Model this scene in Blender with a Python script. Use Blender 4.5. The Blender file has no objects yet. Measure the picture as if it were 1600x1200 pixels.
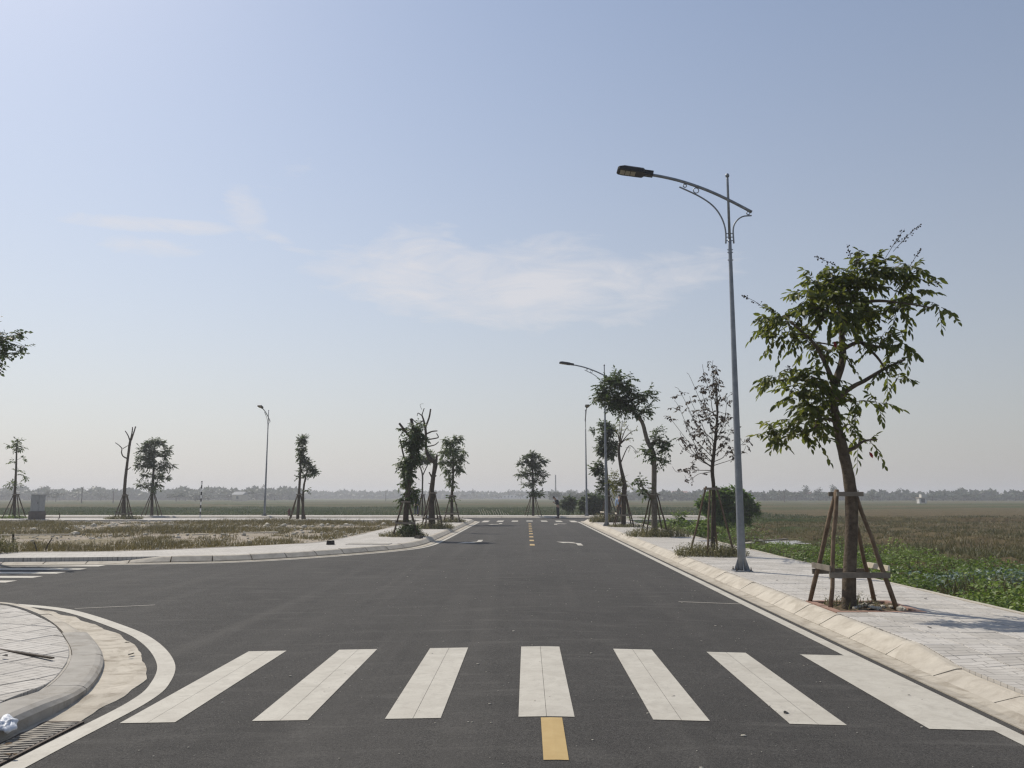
import bpy, math, random
import numpy as np
from mathutils import Vector, Matrix

rng = np.random.default_rng(7)
random.seed(7)
scene = bpy.context.scene
R = math.radians

# ------------------------------------------------------------------ camera
CAM_H = 1.594
FPX = 1280.0                       # focal length in pixels of a 1600 px wide frame
PITCH = math.atan(176 / FPX)
YAW = math.atan(23 / FPX)
cam_d = bpy.data.cameras.new('camera')
cam_d.sensor_width = 36.0
cam_d.lens = FPX * 36.0 / 1600.0
cam_d.clip_start = 0.05
cam_d.clip_end = 20000
cam = bpy.data.objects.new('camera', cam_d)
scene.collection.objects.link(cam)
cam.location = (0, 0, CAM_H)
cam.rotation_euler = (R(90) + PITCH, 0, YAW)
scene.camera = cam

# ------------------------------------------------------------------ sky and sun
SUN_EL = R(48)
SUN_DIR = Vector((-0.72, 0.69, 0)).normalized()          # horizontal direction towards the sun
SUN_AZ = math.atan2(SUN_DIR.x, SUN_DIR.y)                # clockwise from +Y
world = bpy.data.worlds.new('World')
scene.world = world
world.use_nodes = True
wn, wl = world.node_tree.nodes, world.node_tree.links
wn.clear()
w_out = wn.new('ShaderNodeOutputWorld')
w_bg = wn.new('ShaderNodeBackground')
w_bg.inputs['Strength'].default_value = 0.132
sky = wn.new('ShaderNodeTexSky')
sky.sky_type = 'NISHITA'
sky.sun_disc = False
sky.sun_elevation = SUN_EL
sky.sun_rotation = SUN_AZ
sky.altitude = 0
sky.air_density = 1.0
sky.dust_density = 0.65
sky.ozone_density = 0.9
tc = wn.new('ShaderNodeTexCoord')
sep = wn.new('ShaderNodeSeparateXYZ')
wl.new(tc.outputs['Generated'], sep.inputs[0])


def wmath(op, a, b=None, c=None, clamp=False):
    n = wn.new('ShaderNodeMath'); n.operation = op; n.use_clamp = clamp
    for i, v in enumerate((a, b, c)):
        if v is None:
            continue
        if isinstance(v, (int, float)):
            n.inputs[i].default_value = v
        else:
            wl.new(v, n.inputs[i])
    return n.outputs[0]


# thin cirrus: streaky noise on a high cloud sheet, thicker in a few banks
az = wmath('ARCTAN2', sep.outputs[0], sep.outputs[1])
el = wmath('ARCSINE', sep.outputs[2])
comb = wn.new('ShaderNodeCombineXYZ')
wl.new(az, comb.inputs[0]); wl.new(el, comb.inputs[1])
mp = wn.new('ShaderNodeMapping')
mp.inputs['Rotation'].default_value = (0, 0, R(14))
mp.inputs['Scale'].default_value = (3.2, 10.0, 1)
wl.new(comb.outputs[0], mp.inputs[0])
nz = wn.new('ShaderNodeTexNoise')
nz.inputs['Scale'].default_value = 1.6
nz.inputs['Detail'].default_value = 9
nz.inputs['Roughness'].default_value = 0.58
nz.inputs['Distortion'].default_value = 0.9
wl.new(mp.outputs[0], nz.inputs['Vector'])


def bank(a0, e0, ra, re_, slope=0.0):
    da = wmath('SUBTRACT', az, a0)
    de = wmath('SUBTRACT', wmath('SUBTRACT', el, e0), wmath('MULTIPLY', da, slope))
    q = wmath('ADD', wmath('POWER', wmath('DIVIDE', da, ra), 2.0), wmath('POWER', wmath('DIVIDE', de, re_), 2.0))
    return wmath('SUBTRACT', 1.0, q, clamp=True)


def adir(px, py):
    u, v = px - 800, py - 600
    y = FPX * math.cos(PITCH) + v * math.sin(PITCH)
    z = FPX * math.sin(PITCH) - v * math.cos(PITCH)
    return math.atan2(u, y) - YAW, math.atan2(z, math.hypot(u, y))


nz2 = wn.new('ShaderNodeTexNoise')
mp2 = wn.new('ShaderNodeMapping')
mp2.inputs['Rotation'].default_value = (0, 0, R(-9))
mp2.inputs['Scale'].default_value = (7.0, 26.0, 1)
wl.new(comb.outputs[0], mp2.inputs[0])
nz2.inputs['Scale'].default_value = 1.5; nz2.inputs['Detail'].default_value = 8
nz2.inputs['Roughness'].default_value = 0.62; nz2.inputs['Distortion'].default_value = 1.6
wl.new(mp2.outputs[0], nz2.inputs['Vector'])
nzs = wmath('ADD', wmath('MULTIPLY', nz.outputs[0], 0.55), wmath('MULTIPLY', nz2.outputs[0], 0.45))
banks = None
for (px, py, ra, re_, sl, am) in ((770, 448, .28, .060, -.08, 1.0), (650, 405, .10, .062, 0.2, .8), (850, 425, .16, .055, 0.0, .85), (980, 445, .17, .050, 0.12, .75), (560, 430, .10, .026, -.1, .7),
                                  (230, 350, .12, .012, 0.05, 1.0), (240, 388, .08, .016, 0.0, .75), (385, 332, .035, .036, -.6, .66), (430, 372, .08, .012, -.34, .62), (465, 285, .07, .035, 0.3, .25)):
    a0, e0 = adir(px, py)
    b = wmath('MULTIPLY', bank(a0, e0, ra, re_, sl), am)
    banks = b if banks is None else wmath('MAXIMUM', banks, b)
thr = wmath('MULTIPLY', wmath('POWER', banks, 0.8), 0.40)
den = wmath('MULTIPLY', wmath('SUBTRACT', wmath('ADD', nzs, thr), 0.655), 3.4, clamp=True)
den = wmath('MULTIPLY', den, 0.62)
up = wmath('MULTIPLY', wmath('SUBTRACT', el, 0.06), 8.0, clamp=True)
den = wmath('MULTIPLY', den, up)
# low aerosol layer: the hazy air whitens the sky towards the horizon, more so towards the sun
hl = wmath('SQRT', wmath('ADD', wmath('ADD', wmath('POWER', sep.outputs[0], 2.0), wmath('POWER', sep.outputs[1], 2.0)), 1e-6))
cs = wmath('DIVIDE', wmath('ADD', wmath('MULTIPLY', sep.outputs[0], SUN_DIR.x), wmath('MULTIPLY', sep.outputs[1], SUN_DIR.y)), hl)
hv = wmath('MULTIPLY_ADD', wmath('MAXIMUM', cs, 0.0), 2.0, 2.95)
hcol = wn.new('ShaderNodeVectorMath'); hcol.operation = 'SCALE'
hcol.inputs[0].default_value = (1.0, 0.968, 0.956)
wl.new(hv, hcol.inputs['Scale'])
hf = wmath('MULTIPLY', wmath('POWER', 2.718, wmath('DIVIDE', wmath('MAXIMUM', el, 0.0), -0.42)), 0.97)
mixh = wn.new('ShaderNodeMix'); mixh.data_type = 'RGBA'
wl.new(hf, mixh.inputs['Factor'])
wl.new(sky.outputs[0], mixh.inputs['A'])
wl.new(hcol.outputs[0], mixh.inputs['B'])
mixc = wn.new('ShaderNodeMix'); mixc.data_type = 'RGBA'
wl.new(den, mixc.inputs['Factor'])
wl.new(mixh.outputs['Result'], mixc.inputs['A'])
mixc.inputs['B'].default_value = (5.9, 5.7, 5.75, 1)
wl.new(mixc.outputs['Result'], w_bg.inputs['Color'])
wl.new(w_bg.outputs[0], w_out.inputs['Surface'])

sun_d = bpy.data.lights.new('sun', 'SUN')
sun_d.energy = 4.1
sun_d.angle = R(0.6)
sun_d.color = (1.0, 0.93, 0.81)
sun = bpy.data.objects.new('sun', sun_d)
scene.collection.objects.link(sun)
to_sun = Vector((SUN_DIR.x * math.cos(SUN_EL), SUN_DIR.y * math.cos(SUN_EL), math.sin(SUN_EL)))
sun.rotation_euler = (-to_sun).to_track_quat('-Z', 'Y').to_euler()

vs = scene.view_settings
vs.view_transform = 'Standard'; vs.look = 'None'; vs.gamma = 1.0; vs.exposure = 0.0
vs.use_curve_mapping = False
scene.render.engine = 'CYCLES'
scene.cycles.use_denoising = True
scene.cycles.denoiser = 'OPENIMAGEDENOISE'
scene.cycles.denoising_input_passes = 'RGB_ALBEDO_NORMAL'
scene.cycles.denoising_prefilter = 'NONE'        # keeps the fine grain of asphalt and grass
scene.cycles.use_adaptive_sampling = False
scene.cycles.filter_width = 1.35
scene.cycles.max_bounces = 6
scene.cycles.transparent_max_bounces = 8
scene.cycles.volume_bounces = 0
scene.cycles.sample_clamp_indirect = 6

# ------------------------------------------------------------------ helpers
COL = scene.collection


def link(o):
    COL.objects.link(o)
    return o


def tag(o, label=None, cat=None, group=None, kind=None):
    if label: o['label'] = label
    if cat: o['category'] = cat
    if group: o['group'] = group
    if kind: o['kind'] = kind
    return o


def empty(name, loc=(0, 0, 0), rz=0.0):
    o = bpy.data.objects.new(name, None)
    o.empty_display_size = 0.2
    o.location = loc; o.rotation_euler = (0, 0, rz)
    return link(o)


def smooth_mesh(me, on=True):
    me.polygons.foreach_set('use_smooth', np.full(len(me.polygons), on, dtype=bool))


def np_mesh(name, verts, faces, tint=None, smooth=False):
    """verts (N,3), faces: list of (M,k) arrays; tint: per-vertex float"""
    me = bpy.data.meshes.new(name)
    verts = np.asarray(verts, dtype=np.float32)
    me.vertices.add(len(verts))
    me.vertices.foreach_set('co', verts.ravel())
    if not isinstance(faces, list):
        faces = [faces]
    faces = [np.asarray(f, dtype=np.int32) for f in faces if len(f)]
    tot = np.concatenate([np.full(len(f), f.shape[1], dtype=np.int32) for f in faces])
    lv = np.concatenate([f.ravel() for f in faces])
    me.loops.add(len(lv)); me.loops.foreach_set('vertex_index', lv)
    me.polygons.add(len(tot))
    st = np.zeros(len(tot), dtype=np.int32); st[1:] = np.cumsum(tot)[:-1]
    me.polygons.foreach_set('loop_start', st)
    me.polygons.foreach_set('loop_total', tot)
    if tint is not None:
        a = me.attributes.new('tint', 'FLOAT', 'POINT')
        a.data.foreach_set('value', np.asarray(tint, dtype=np.float32))
    me.update(calc_edges=True)
    if smooth:
        smooth_mesh(me)
    return me


class MB:
    """collects boxes, tubes and polygons; build() links them as one mesh object"""
    def __init__(s):
        s.v = []; s.f = []

    def add(s, verts, faces):
        b = len(s.v)
        s.v += [tuple(float(c) for c in p) for p in verts]
        s.f += [tuple(i + b for i in f) for f in faces]
        return s

    def box(s, c, size, rot=None, taper=1.0):
        x, y, z = (k / 2 for k in size)
        pts = [(-x, -y, -z), (x, -y, -z), (x, y, -z), (-x, y, -z)]
        pts += [(px * taper, py * taper, z) for (px, py, _) in pts]
        m = rot if rot is not None else Matrix.Identity(3)
        c = Vector(c)
        s.add([c + m @ Vector(p) for p in pts],
              [(3, 2, 1, 0), (4, 5, 6, 7), (0, 1, 5, 4), (1, 2, 6, 5), (2, 3, 7, 6), (3, 0, 4, 7)])
        return s

    def bar(s, a, b, w, h):
        """rectangular bar from a to b"""
        a, b = Vector(a), Vector(b)
        d = b - a
        q = d.to_track_quat('X', 'Z').to_matrix()
        return s.box((a + b) / 2, (d.length, w, h), q)

    def tube(s, pts, rad, sides=8, cap=True, jitter=0.0):
        pts = [Vector(p) for p in pts]
        if not hasattr(rad, '__len__'):
            rad = [rad] * len(pts)
        n = len(pts); vs_, fs = [], []
        up0 = None
        for i, p in enumerate(pts):
            t = (pts[min(i + 1, n - 1)] - pts[max(i - 1, 0)])
            if t.length < 1e-9: t = Vector((0, 0, 1))
            t.normalize()
            if up0 is None:
                up0 = t.orthogonal().normalized()
            u = (up0 - t * up0.dot(t))
            u = u.normalized() if u.length > 1e-6 else t.orthogonal().normalized()
            up0 = u
            w = t.cross(u)
            for k in range(sides):
                a = 2 * math.pi * k / sides
                r = rad[i] * (1 + (random.uniform(-jitter, jitter) if jitter else 0))
                vs_.append(p + (u * math.cos(a) + w * math.sin(a)) * r)
        for i in range(n - 1):
            for k in range(sides):
                k2 = (k + 1) % sides
                fs.append((i * sides + k, i * sides + k2, (i + 1) * sides + k2, (i + 1) * sides + k))
        if cap:
            fs.append(tuple(range(sides - 1, -1, -1)))
            fs.append(tuple((n - 1) * sides + k for k in range(sides)))
        return s.add(vs_, fs)

    def lathe(s, prof, sides=16, c=(0, 0, 0)):
        vs_, fs = [], []
        for (r, z) in prof:
            for k in range(sides):
                a = 2 * math.pi * k / sides
                vs_.append((c[0] + r * math.cos(a), c[1] + r * math.sin(a), c[2] + z))
        for i in range(len(prof) - 1):
            for k in range(sides):
                k2 = (k + 1) % sides
                fs.append((i * sides + k, i * sides + k2, (i + 1) * sides + k2, (i + 1) * sides + k))
        fs.append(tuple(range(sides - 1, -1, -1)))
        fs.append(tuple((len(prof) - 1) * sides + k for k in range(sides)))
        return s.add(vs_, fs)

    def ring(s, c, r, t, axis='Y', n=14, m=5):
        vs_, fs = [], []
        for i in range(n):
            a = 2 * math.pi * i / n
            for j in range(m):
                b = 2 * math.pi * j / m
                rr = r + t * math.cos(b)
                vs_.append((c[0] + rr * math.cos(a), c[1] + t * math.sin(b), c[2] + rr * math.sin(a)))
        for i in range(n):
            for j in range(m):
                i2, j2 = (i + 1) % n, (j + 1) % m
                fs.append((i * m + j, i * m + j2, i2 * m + j2, i2 * m + j))
        return s.add(vs_, fs)

    def mesh(s, name, mat=None, smooth=False):
        me = bpy.data.meshes.new(name)
        me.from_pydata(s.v, [], s.f)
        if mat: me.materials.append(mat)
        if smooth: smooth_mesh(me)
        me.update()
        return me

    def build(s, name, mat=None, parent=None, smooth=False, bevel=0.0):
        o = bpy.data.objects.new(name, s.mesh(name, mat, smooth))
        link(o)
        if parent is not None: o.parent = parent
        if bevel:
            b = o.modifiers.new('bevel', 'BEVEL'); b.width = bevel; b.segments = 2
            b.limit_method = 'ANGLE'; b.angle_limit = R(40)
        return o


def copy_tree(o, parent=None):
    c = o.copy(); link(c); c.parent = parent
    for ch in list(o.children):
        copy_tree(ch, c)
    return c


def at(px, py, Y):
    """point on the vertical plane y = Y that the survey reads at (px, py)"""
    u, v = px - 800, py - 600
    x = u
    y = FPX * math.cos(PITCH) + v * math.sin(PITCH)
    z = FPX * math.sin(PITCH) - v * math.cos(PITCH)
    c, s_ = math.cos(YAW), math.sin(YAW)
    x, y = x * c - y * s_, x * s_ + y * c
    t = Y / y
    return Vector((x * t, Y, CAM_H + z * t))


def catmull(pts, n=6):
    P = [np.array(p, float) for p in pts]
    P = [2 * P[0] - P[1]] + P + [2 * P[-1] - P[-2]]
    out = []
    for i in range(1, len(P) - 2):
        for k in range(n):
            t = k / n
            out.append(0.5 * ((2 * P[i]) + (-P[i - 1] + P[i + 1]) * t + (2 * P[i - 1] - 5 * P[i] + 4 * P[i + 1] - P[i + 2]) * t * t
                              + (-P[i - 1] + 3 * P[i] - 3 * P[i + 1] + P[i + 2]) * t ** 3))
    out.append(P[-2])
    return np.array(out)


def resample(path, step):
    path = np.asarray(path, float)
    d = np.linalg.norm(np.diff(path, axis=0), axis=1)
    s_ = np.concatenate([[0], np.cumsum(d)])
    n = max(2, int(round(s_[-1] / step)) + 1)
    q = np.linspace(0, s_[-1], n)
    return np.stack([np.interp(q, s_, path[:, k]) for k in range(path.shape[1])], axis=1)


def normals2d(path):
    """unit normals to the left of the walking direction"""
    p = np.asarray(path)[:, :2]
    t = np.gradient(p, axis=0)
    t /= np.linalg.norm(t, axis=1)[:, None]
    return np.stack([-t[:, 1], t[:, 0]], axis=1)


# cheap smooth noise: sum of sines in random directions
_nk = rng.normal(size=(24, 2)); _nk /= np.linalg.norm(_nk, axis=1)[:, None]
_nf = rng.uniform(0.6, 2.6, 24); _np = rng.uniform(0, 6.28, 24)


def snoise(x, y, sc=1.0, seed=0.0):
    x = np.asarray(x, float) * sc + seed * 13.7; y = np.asarray(y, float) * sc + seed * 7.1
    out = 0
    for k in range(24):
        out = out + np.sin((_nk[k, 0] * x + _nk[k, 1] * y) * _nf[k] * 2 + _np[k])
    return out / 5.0


# ------------------------------------------------------------------ materials
def new_mat(name):
    m = bpy.data.materials.new(name); m.use_nodes = True
    nt = m.node_tree; nt.nodes.clear()
    out = nt.nodes.new('ShaderNodeOutputMaterial')
    return m, nt.nodes, nt.links, out


class NT:
    def __init__(s, name):
        s.m, s.n, s.l, s.out = new_mat(name)
        s._pos = None

    def node(s, t, **kw):
        n = s.n.new(t)
        for k, v in kw.items():
            setattr(n, k, v)
        return n

    def pos(s):
        if s._pos is None:
            s._pos = s.node('ShaderNodeNewGeometry').outputs['Position']
        return s._pos

    def mapped(s, scale=(1, 1, 1), rz=0.0, src=None):
        m = s.node('ShaderNodeMapping')
        m.inputs['Scale'].default_value = scale
        m.inputs['Rotation'].default_value = (0, 0, rz)
        s.l.new(src if src is not None else s.pos(), m.inputs[0])
        return m.outputs[0]

    def noise(s, scale, detail=4, rough=0.55, dist=0.0, vec=None):
        n = s.node('ShaderNodeTexNoise')
        n.inputs['Scale'].default_value = scale; n.inputs['Detail'].default_value = detail
        n.inputs['Roughness'].default_value = rough; n.inputs['Distortion'].default_value = dist
        s.l.new(vec if vec is not None else s.pos(), n.inputs['Vector'])
        return n.outputs[0]

    def ramp(s, fac, stops, mode='LINEAR'):
        n = s.node('ShaderNodeValToRGB'); n.color_ramp.interpolation = mode
        e = n.color_ramp.elements
        while len(e) < len(stops): e.new(0.5)
        for i, (p, c) in enumerate(stops):
            e[i].position = p
            e[i].color = (c, c, c, 1) if isinstance(c, (int, float)) else (*c, 1)
        s.l.new(fac, n.inputs[0])
        return n.outputs[0]

    def mix(s, fac, a, b, mode='MIX'):
        n = s.node('ShaderNodeMix'); n.data_type = 'RGBA'; n.blend_type = mode
        for key, v in (('Factor', fac), ('A', a), ('B', b)):
            if isinstance(v, (int, float)):
                n.inputs[key].default_value = v if key == 'Factor' else (v, v, v, 1)
            elif isinstance(v, tuple):
                n.inputs[key].default_value = (*v, 1)
            else:
                s.l.new(v, n.inputs[key])
        return n.outputs['Result']

    def math(s, op, a, b=None, clamp=False):
        n = s.node('ShaderNodeMath', operation=op, use_clamp=clamp)
        for i, v in enumerate((a, b)):
            if v is None: continue
            if isinstance(v, (int, float)): n.inputs[i].default_value = v
            else: s.l.new(v, n.inputs[i])
        return n.outputs[0]

    def bump(s, h, strength=0.3, dist=0.01):
        n = s.node('ShaderNodeBump')
        n.inputs['Strength'].default_value = strength; n.inputs['Distance'].default_value = dist
        s.l.new(h, n.inputs['Height'])
        return n.outputs[0]

    def bsdf(s, col, rough=0.7, normal=None, metal=0.0, spec=0.4):
        b = s.node('ShaderNodeBsdfPrincipled')
        if isinstance(col, tuple): b.inputs['Base Color'].default_value = (*col, 1)
        else: s.l.new(col, b.inputs['Base Color'])
        if isinstance(rough, (int, float)): b.inputs['Roughness'].default_value = rough
        else: s.l.new(rough, b.inputs['Roughness'])
        b.inputs['Metallic'].default_value = metal
        b.inputs['Specular IOR Level'].default_value = spec
        if normal is not None: s.l.new(normal, b.inputs['Normal'])
        return b.outputs[0]

    def finish(s, shader):
        s.l.new(shader, s.out.inputs['Surface'])
        return s.m


def simple(name, c1, c2, scale=6.0, rough=0.7, bstr=0.15, bscale=40.0, metal=0.0, spec=0.4, bdist=0.01):
    t = NT(name)
    vec = t.node('ShaderNodeTexCoord').outputs['Object']
    n = t.noise(scale, 5, 0.6, vec=vec)
    col = t.ramp(n, [(0.3, c1), (0.7, c2)])
    nb = t.bump(t.noise(bscale, 4, 0.6, vec=vec), bstr, bdist)
    return t.finish(t.bsdf(col, rough, nb, metal, spec))


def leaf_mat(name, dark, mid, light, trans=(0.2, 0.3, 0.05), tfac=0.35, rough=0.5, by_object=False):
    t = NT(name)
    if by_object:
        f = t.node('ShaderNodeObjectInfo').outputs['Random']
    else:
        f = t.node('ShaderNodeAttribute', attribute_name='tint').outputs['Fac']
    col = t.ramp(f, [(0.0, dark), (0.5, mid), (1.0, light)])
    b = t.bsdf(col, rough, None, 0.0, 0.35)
    tr = t.node('ShaderNodeBsdfTranslucent')
    t.l.new(t.mix(1.0, col, trans, 'ADD'), tr.inputs['Color'])
    mx = t.node('ShaderNodeMixShader'); mx.inputs[0].default_value = tfac
    t.l.new(b, mx.inputs[1]); t.l.new(tr.outputs[0], mx.inputs[2])
    return t.finish(mx.outputs[0])


M = {}
# asphalt: dark, speckled, with paler dusty patches
t = NT('asphalt')
big = t.noise(0.35, 5, 0.6, 0.6)
mid = t.noise(2.2, 6, 0.7, 0.6)
grain = t.noise(48, 3, 0.75)
fine = t.noise(150, 2, 0.7)
sp = t.noise(95, 2, 0.6)
c = t.mix(t.ramp(big, [(0.32, 0.0), (0.70, 1.0)]), (0.031, 0.029, 0.027), (0.058, 0.054, 0.050))
c = t.mix(t.ramp(mid, [(0.45, 0.0), (0.78, 0.75)]), c, (0.078, 0.073, 0.067))
c = t.mix(t.ramp(grain, [(0.36, 0.95), (0.58, 0.0)]), c, (0.017, 0.016, 0.015))
c = t.mix(t.ramp(fine, [(0.48, 0.0), (0.70, 0.75)]), c, (0.14, 0.131, 0.119))
c = t.mix(t.ramp(sp, [(0.66, 0.0), (0.74, 0.7)]), c, (0.19, 0.18, 0.165))
streak = t.noise(0.9, 5, 0.65, 0.5, vec=t.mapped((0.8, 5.0, 1)))
c = t.mix(t.ramp(streak, [(0.55, 0.0), (0.78, 0.45)]), c, (0.135, 0.127, 0.115))
track = t.noise(0.5, 3, 0.5, 0.4, vec=t.mapped((3.2, 0.10, 1)))
c = t.mix(t.ramp(track, [(0.52, 0.0), (0.75, 0.28)]), c, (0.115, 0.107, 0.096))
M['asphalt'] = t.finish(t.bsdf(c, 0.9, t.bump(t.math('ADD', grain, fine), 0.7, 0.008), spec=0.25))

t = NT('white_paint')
n1 = t.noise(3.0, 6, 0.65, 0.8); n2 = t.noise(55, 4, 0.7)
c = t.ramp(n1, [(0.3, (0.40, 0.37, 0.315)), (0.7, (0.51, 0.48, 0.415))])
c = t.mix(t.ramp(t.noise(6, 6, 0.72, 1.8), [(0.50, 0.0), (0.72, 0.55)]), c, (0.31, 0.285, 0.245))
c = t.mix(t.ramp(n2, [(0.58, 0.0), (0.74, 0.6)]), c, (0.25, 0.23, 0.20))
c = t.mix(t.ramp(t.noise(16, 6, 0.8, 0.6), [(0.66, 0.0), (0.70, 0.8)]), c, (0.09, 0.084, 0.076))
M['paint'] = t.finish(t.bsdf(c, 0.7, t.bump(n2, 0.3, 0.004)))
t = NT('yellow_paint')
c = t.ramp(t.noise(5, 5, 0.65), [(0.3, (0.40, 0.27, 0.10)), (0.75, (0.48, 0.345, 0.145))])
c = t.mix(t.ramp(t.noise(18, 4, 0.7), [(0.64, 0.0), (0.76, 0.5)]), c, (0.34, 0.22, 0.1))
M['yellow'] = t.finish(t.bsdf(c, 0.6))


def concrete(name, a, b, stain=(0.22, 0.18, 0.13), sfac=0.45, sscale=1.6):
    t = NT(name)
    n1 = t.noise(4.0, 6, 0.65, 0.3)
    c = t.ramp(n1, [(0.3, a), (0.7, b)])
    c = t.mix(t.ramp(t.noise(sscale, 6, 0.7, 1.0), [(0.48, 0.0), (0.72, sfac)]), c, stain)
    n2 = t.noise(70, 4, 0.7)
    c = t.mix(t.ramp(n2, [(0.62, 0.0), (0.78, 0.4)]), c, (0.14, 0.12, 0.1))
    return t.finish(t.bsdf(c, 0.85, t.bump(t.noise(45, 5, 0.7), 0.35, 0.006), spec=0.25))


M['kerb'] = concrete('kerb_concrete', (0.40, 0.36, 0.30), (0.52, 0.475, 0.40), (0.20, 0.165, 0.12), 0.55, 2.4)
M['kerb_grey'] = concrete('kerb_grey_concrete', (0.29, 0.27, 0.24), (0.40, 0.375, 0.335), (0.17, 0.145, 0.11), 0.65, 2.6)
M['gutter'] = concrete('gutter_concrete', (0.36, 0.32, 0.26), (0.48, 0.435, 0.36), (0.16, 0.125, 0.085), 0.75, 2.6)
M['gutter_pale'] = concrete('gutter_pale_concrete', (0.42, 0.375, 0.305), (0.54, 0.49, 0.41), (0.15, 0.115, 0.075), 0.8, 3.2)
M['mortar'] = concrete('mortar', (0.33, 0.30, 0.26), (0.44, 0.41, 0.36))


def paver_mat(name, rz=0.0, shift=0.0):
    t = NT(name)
    v = t.mapped((1, 1, 1), rz)
    c = t.ramp(t.noise(1.1, 5, 0.6), [(0.3, (0.40, 0.375, 0.34)), (0.7, (0.52, 0.49, 0.445))])
    rnd = t.node('ShaderNodeObjectInfo').outputs['Random']
    c = t.mix(t.ramp(rnd, [(0.0, 0.30), (0.5, 0.0)]), c, (0.30, 0.275, 0.24))
    c = t.mix(t.ramp(rnd, [(0.6, 0.0), (1.0, 0.35)]), c, (0.60, 0.57, 0.53))
    c = t.mix(t.ramp(t.noise(7, 5, 0.7), [(0.5, 0.0), (0.8, 0.4)]), c, (0.36, 0.33, 0.29))
    warp = t.node('ShaderNodeVectorMath', operation='ADD')
    wob = t.node('ShaderNodeTexNoise'); wob.inputs['Scale'].default_value = 2.2
    t.l.new(v, wob.inputs['Vector'])
    wsc = t.node('ShaderNodeVectorMath', operation='SCALE'); wsc.inputs['Scale'].default_value = 0.035
    t.l.new(wob.outputs['Color'], wsc.inputs[0])
    t.l.new(v, warp.inputs[0]); t.l.new(wsc.outputs[0], warp.inputs[1])
    w = t.node('ShaderNodeTexBrick', offset=0.5, squash=1.6, squash_frequency=3)
    w.inputs['Scale'].default_value = 1.0; w.inputs['Brick Width'].default_value = 0.21; w.inputs['Row Height'].default_value = 0.10
    w.inputs['Mortar Size'].default_value = 0.006; w.inputs['Mortar Smooth'].default_value = 0.3
    w.inputs['Color1'].default_value = (0.42, 0.42, 0.42, 1); w.inputs['Color2'].default_value = (0.58, 0.58, 0.58, 1)
    t.l.new(warp.outputs[0], w.inputs['Vector'])
    broken = t.ramp(t.noise(3.5, 4, 0.7, vec=v), [(0.36, 0.25), (0.62, 1.0)])
    groove = t.math('MULTIPLY', w.outputs['Fac'], broken)
    c = t.mix(0.28, c, w.outputs['Color'], 'OVERLAY')
    c = t.mix(t.math('MULTIPLY', groove, 0.75), c, (0.16, 0.145, 0.13))
    c = t.mix(t.ramp(t.noise(90, 3, 0.7), [(0.6, 0.0), (0.75, 0.35)]), c, (0.2, 0.18, 0.16))
    h = t.math('ADD', t.math('MULTIPLY', groove, -1.0), t.math('MULTIPLY', t.noise(60, 4, 0.7), 0.4))
    return t.finish(t.bsdf(c, 0.8, t.bump(h, 0.5, 0.006), spec=0.25))


M['paver'] = paver_mat('paver_concrete')
M['paver_turned'] = paver_mat('paver_concrete_turned', R(-72))
M['red_brick'] = concrete('red_brick', (0.27, 0.165, 0.125), (0.35, 0.22, 0.17), (0.25, 0.2, 0.16), 0.4, 3)
t = NT('pit_soil')
c = t.ramp(t.noise(9, 6, 0.7), [(0.3, (0.085, 0.062, 0.040)), (0.7, (0.19, 0.15, 0.10))])
M['soil'] = t.finish(t.bsdf(c, 0.95, t.bump(t.noise(30, 5, 0.7), 0.8, 0.03), spec=0.1))

t = NT('field_earth')
sx = t.node('ShaderNodeSeparateXYZ'); t.l.new(t.pos(), sx.inputs[0])
n1 = t.noise(0.12, 6, 0.65, 0.5); n2 = t.noise(1.3, 6, 0.7)
strip = t.noise(0.5, 4, 0.6, 0.2, vec=t.mapped((0.02, 0.16, 1)))
brown = t.ramp(n2, [(0.3, (0.085, 0.066, 0.036)), (0.7, (0.17, 0.135, 0.075))])
green = t.ramp(n2, [(0.3, (0.035, 0.050, 0.018)), (0.7, (0.085, 0.105, 0.042))])
f = t.math('ADD', t.math('MULTIPLY', strip, 0.9), t.math('MULTIPLY', n1, 0.35))
xr = t.math('MULTIPLY', t.math('SUBTRACT', sx.outputs[0], 6.0), 0.03, clamp=True)
yr = t.math('SUBTRACT', 1.0, t.math('MULTIPLY', t.math('SUBTRACT', sx.outputs[1], 70.0), 0.012, clamp=True))
f = t.math('ADD', f, t.math('MULTIPLY', t.math('MULTIPLY', xr, yr), 0.25))
f = t.ramp(f, [(0.58, 0.0), (0.72, 1.0)])
c = t.mix(f, green, brown)
M['field'] = t.finish(t.bsdf(c, 0.95, t.bump(t.noise(0.9, 6, 0.8), 1.0, 0.5), spec=0.05))

t = NT('lot_rubble')
n1 = t.noise(0.28, 5, 0.65, 0.6); n2 = t.noise(5, 6, 0.75)
c = t.ramp(n2, [(0.3, (0.24, 0.20, 0.155)), (0.55, (0.37, 0.32, 0.26)), (0.75, (0.50, 0.46, 0.39))])
c = t.mix(t.ramp(n1, [(0.45, 0.0), (0.62, 0.7)]), c, (0.17, 0.145, 0.075))
M['lot'] = t.finish(t.bsdf(c, 0.95, t.bump(n2, 0.9, 0.06), spec=0.1))

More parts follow.
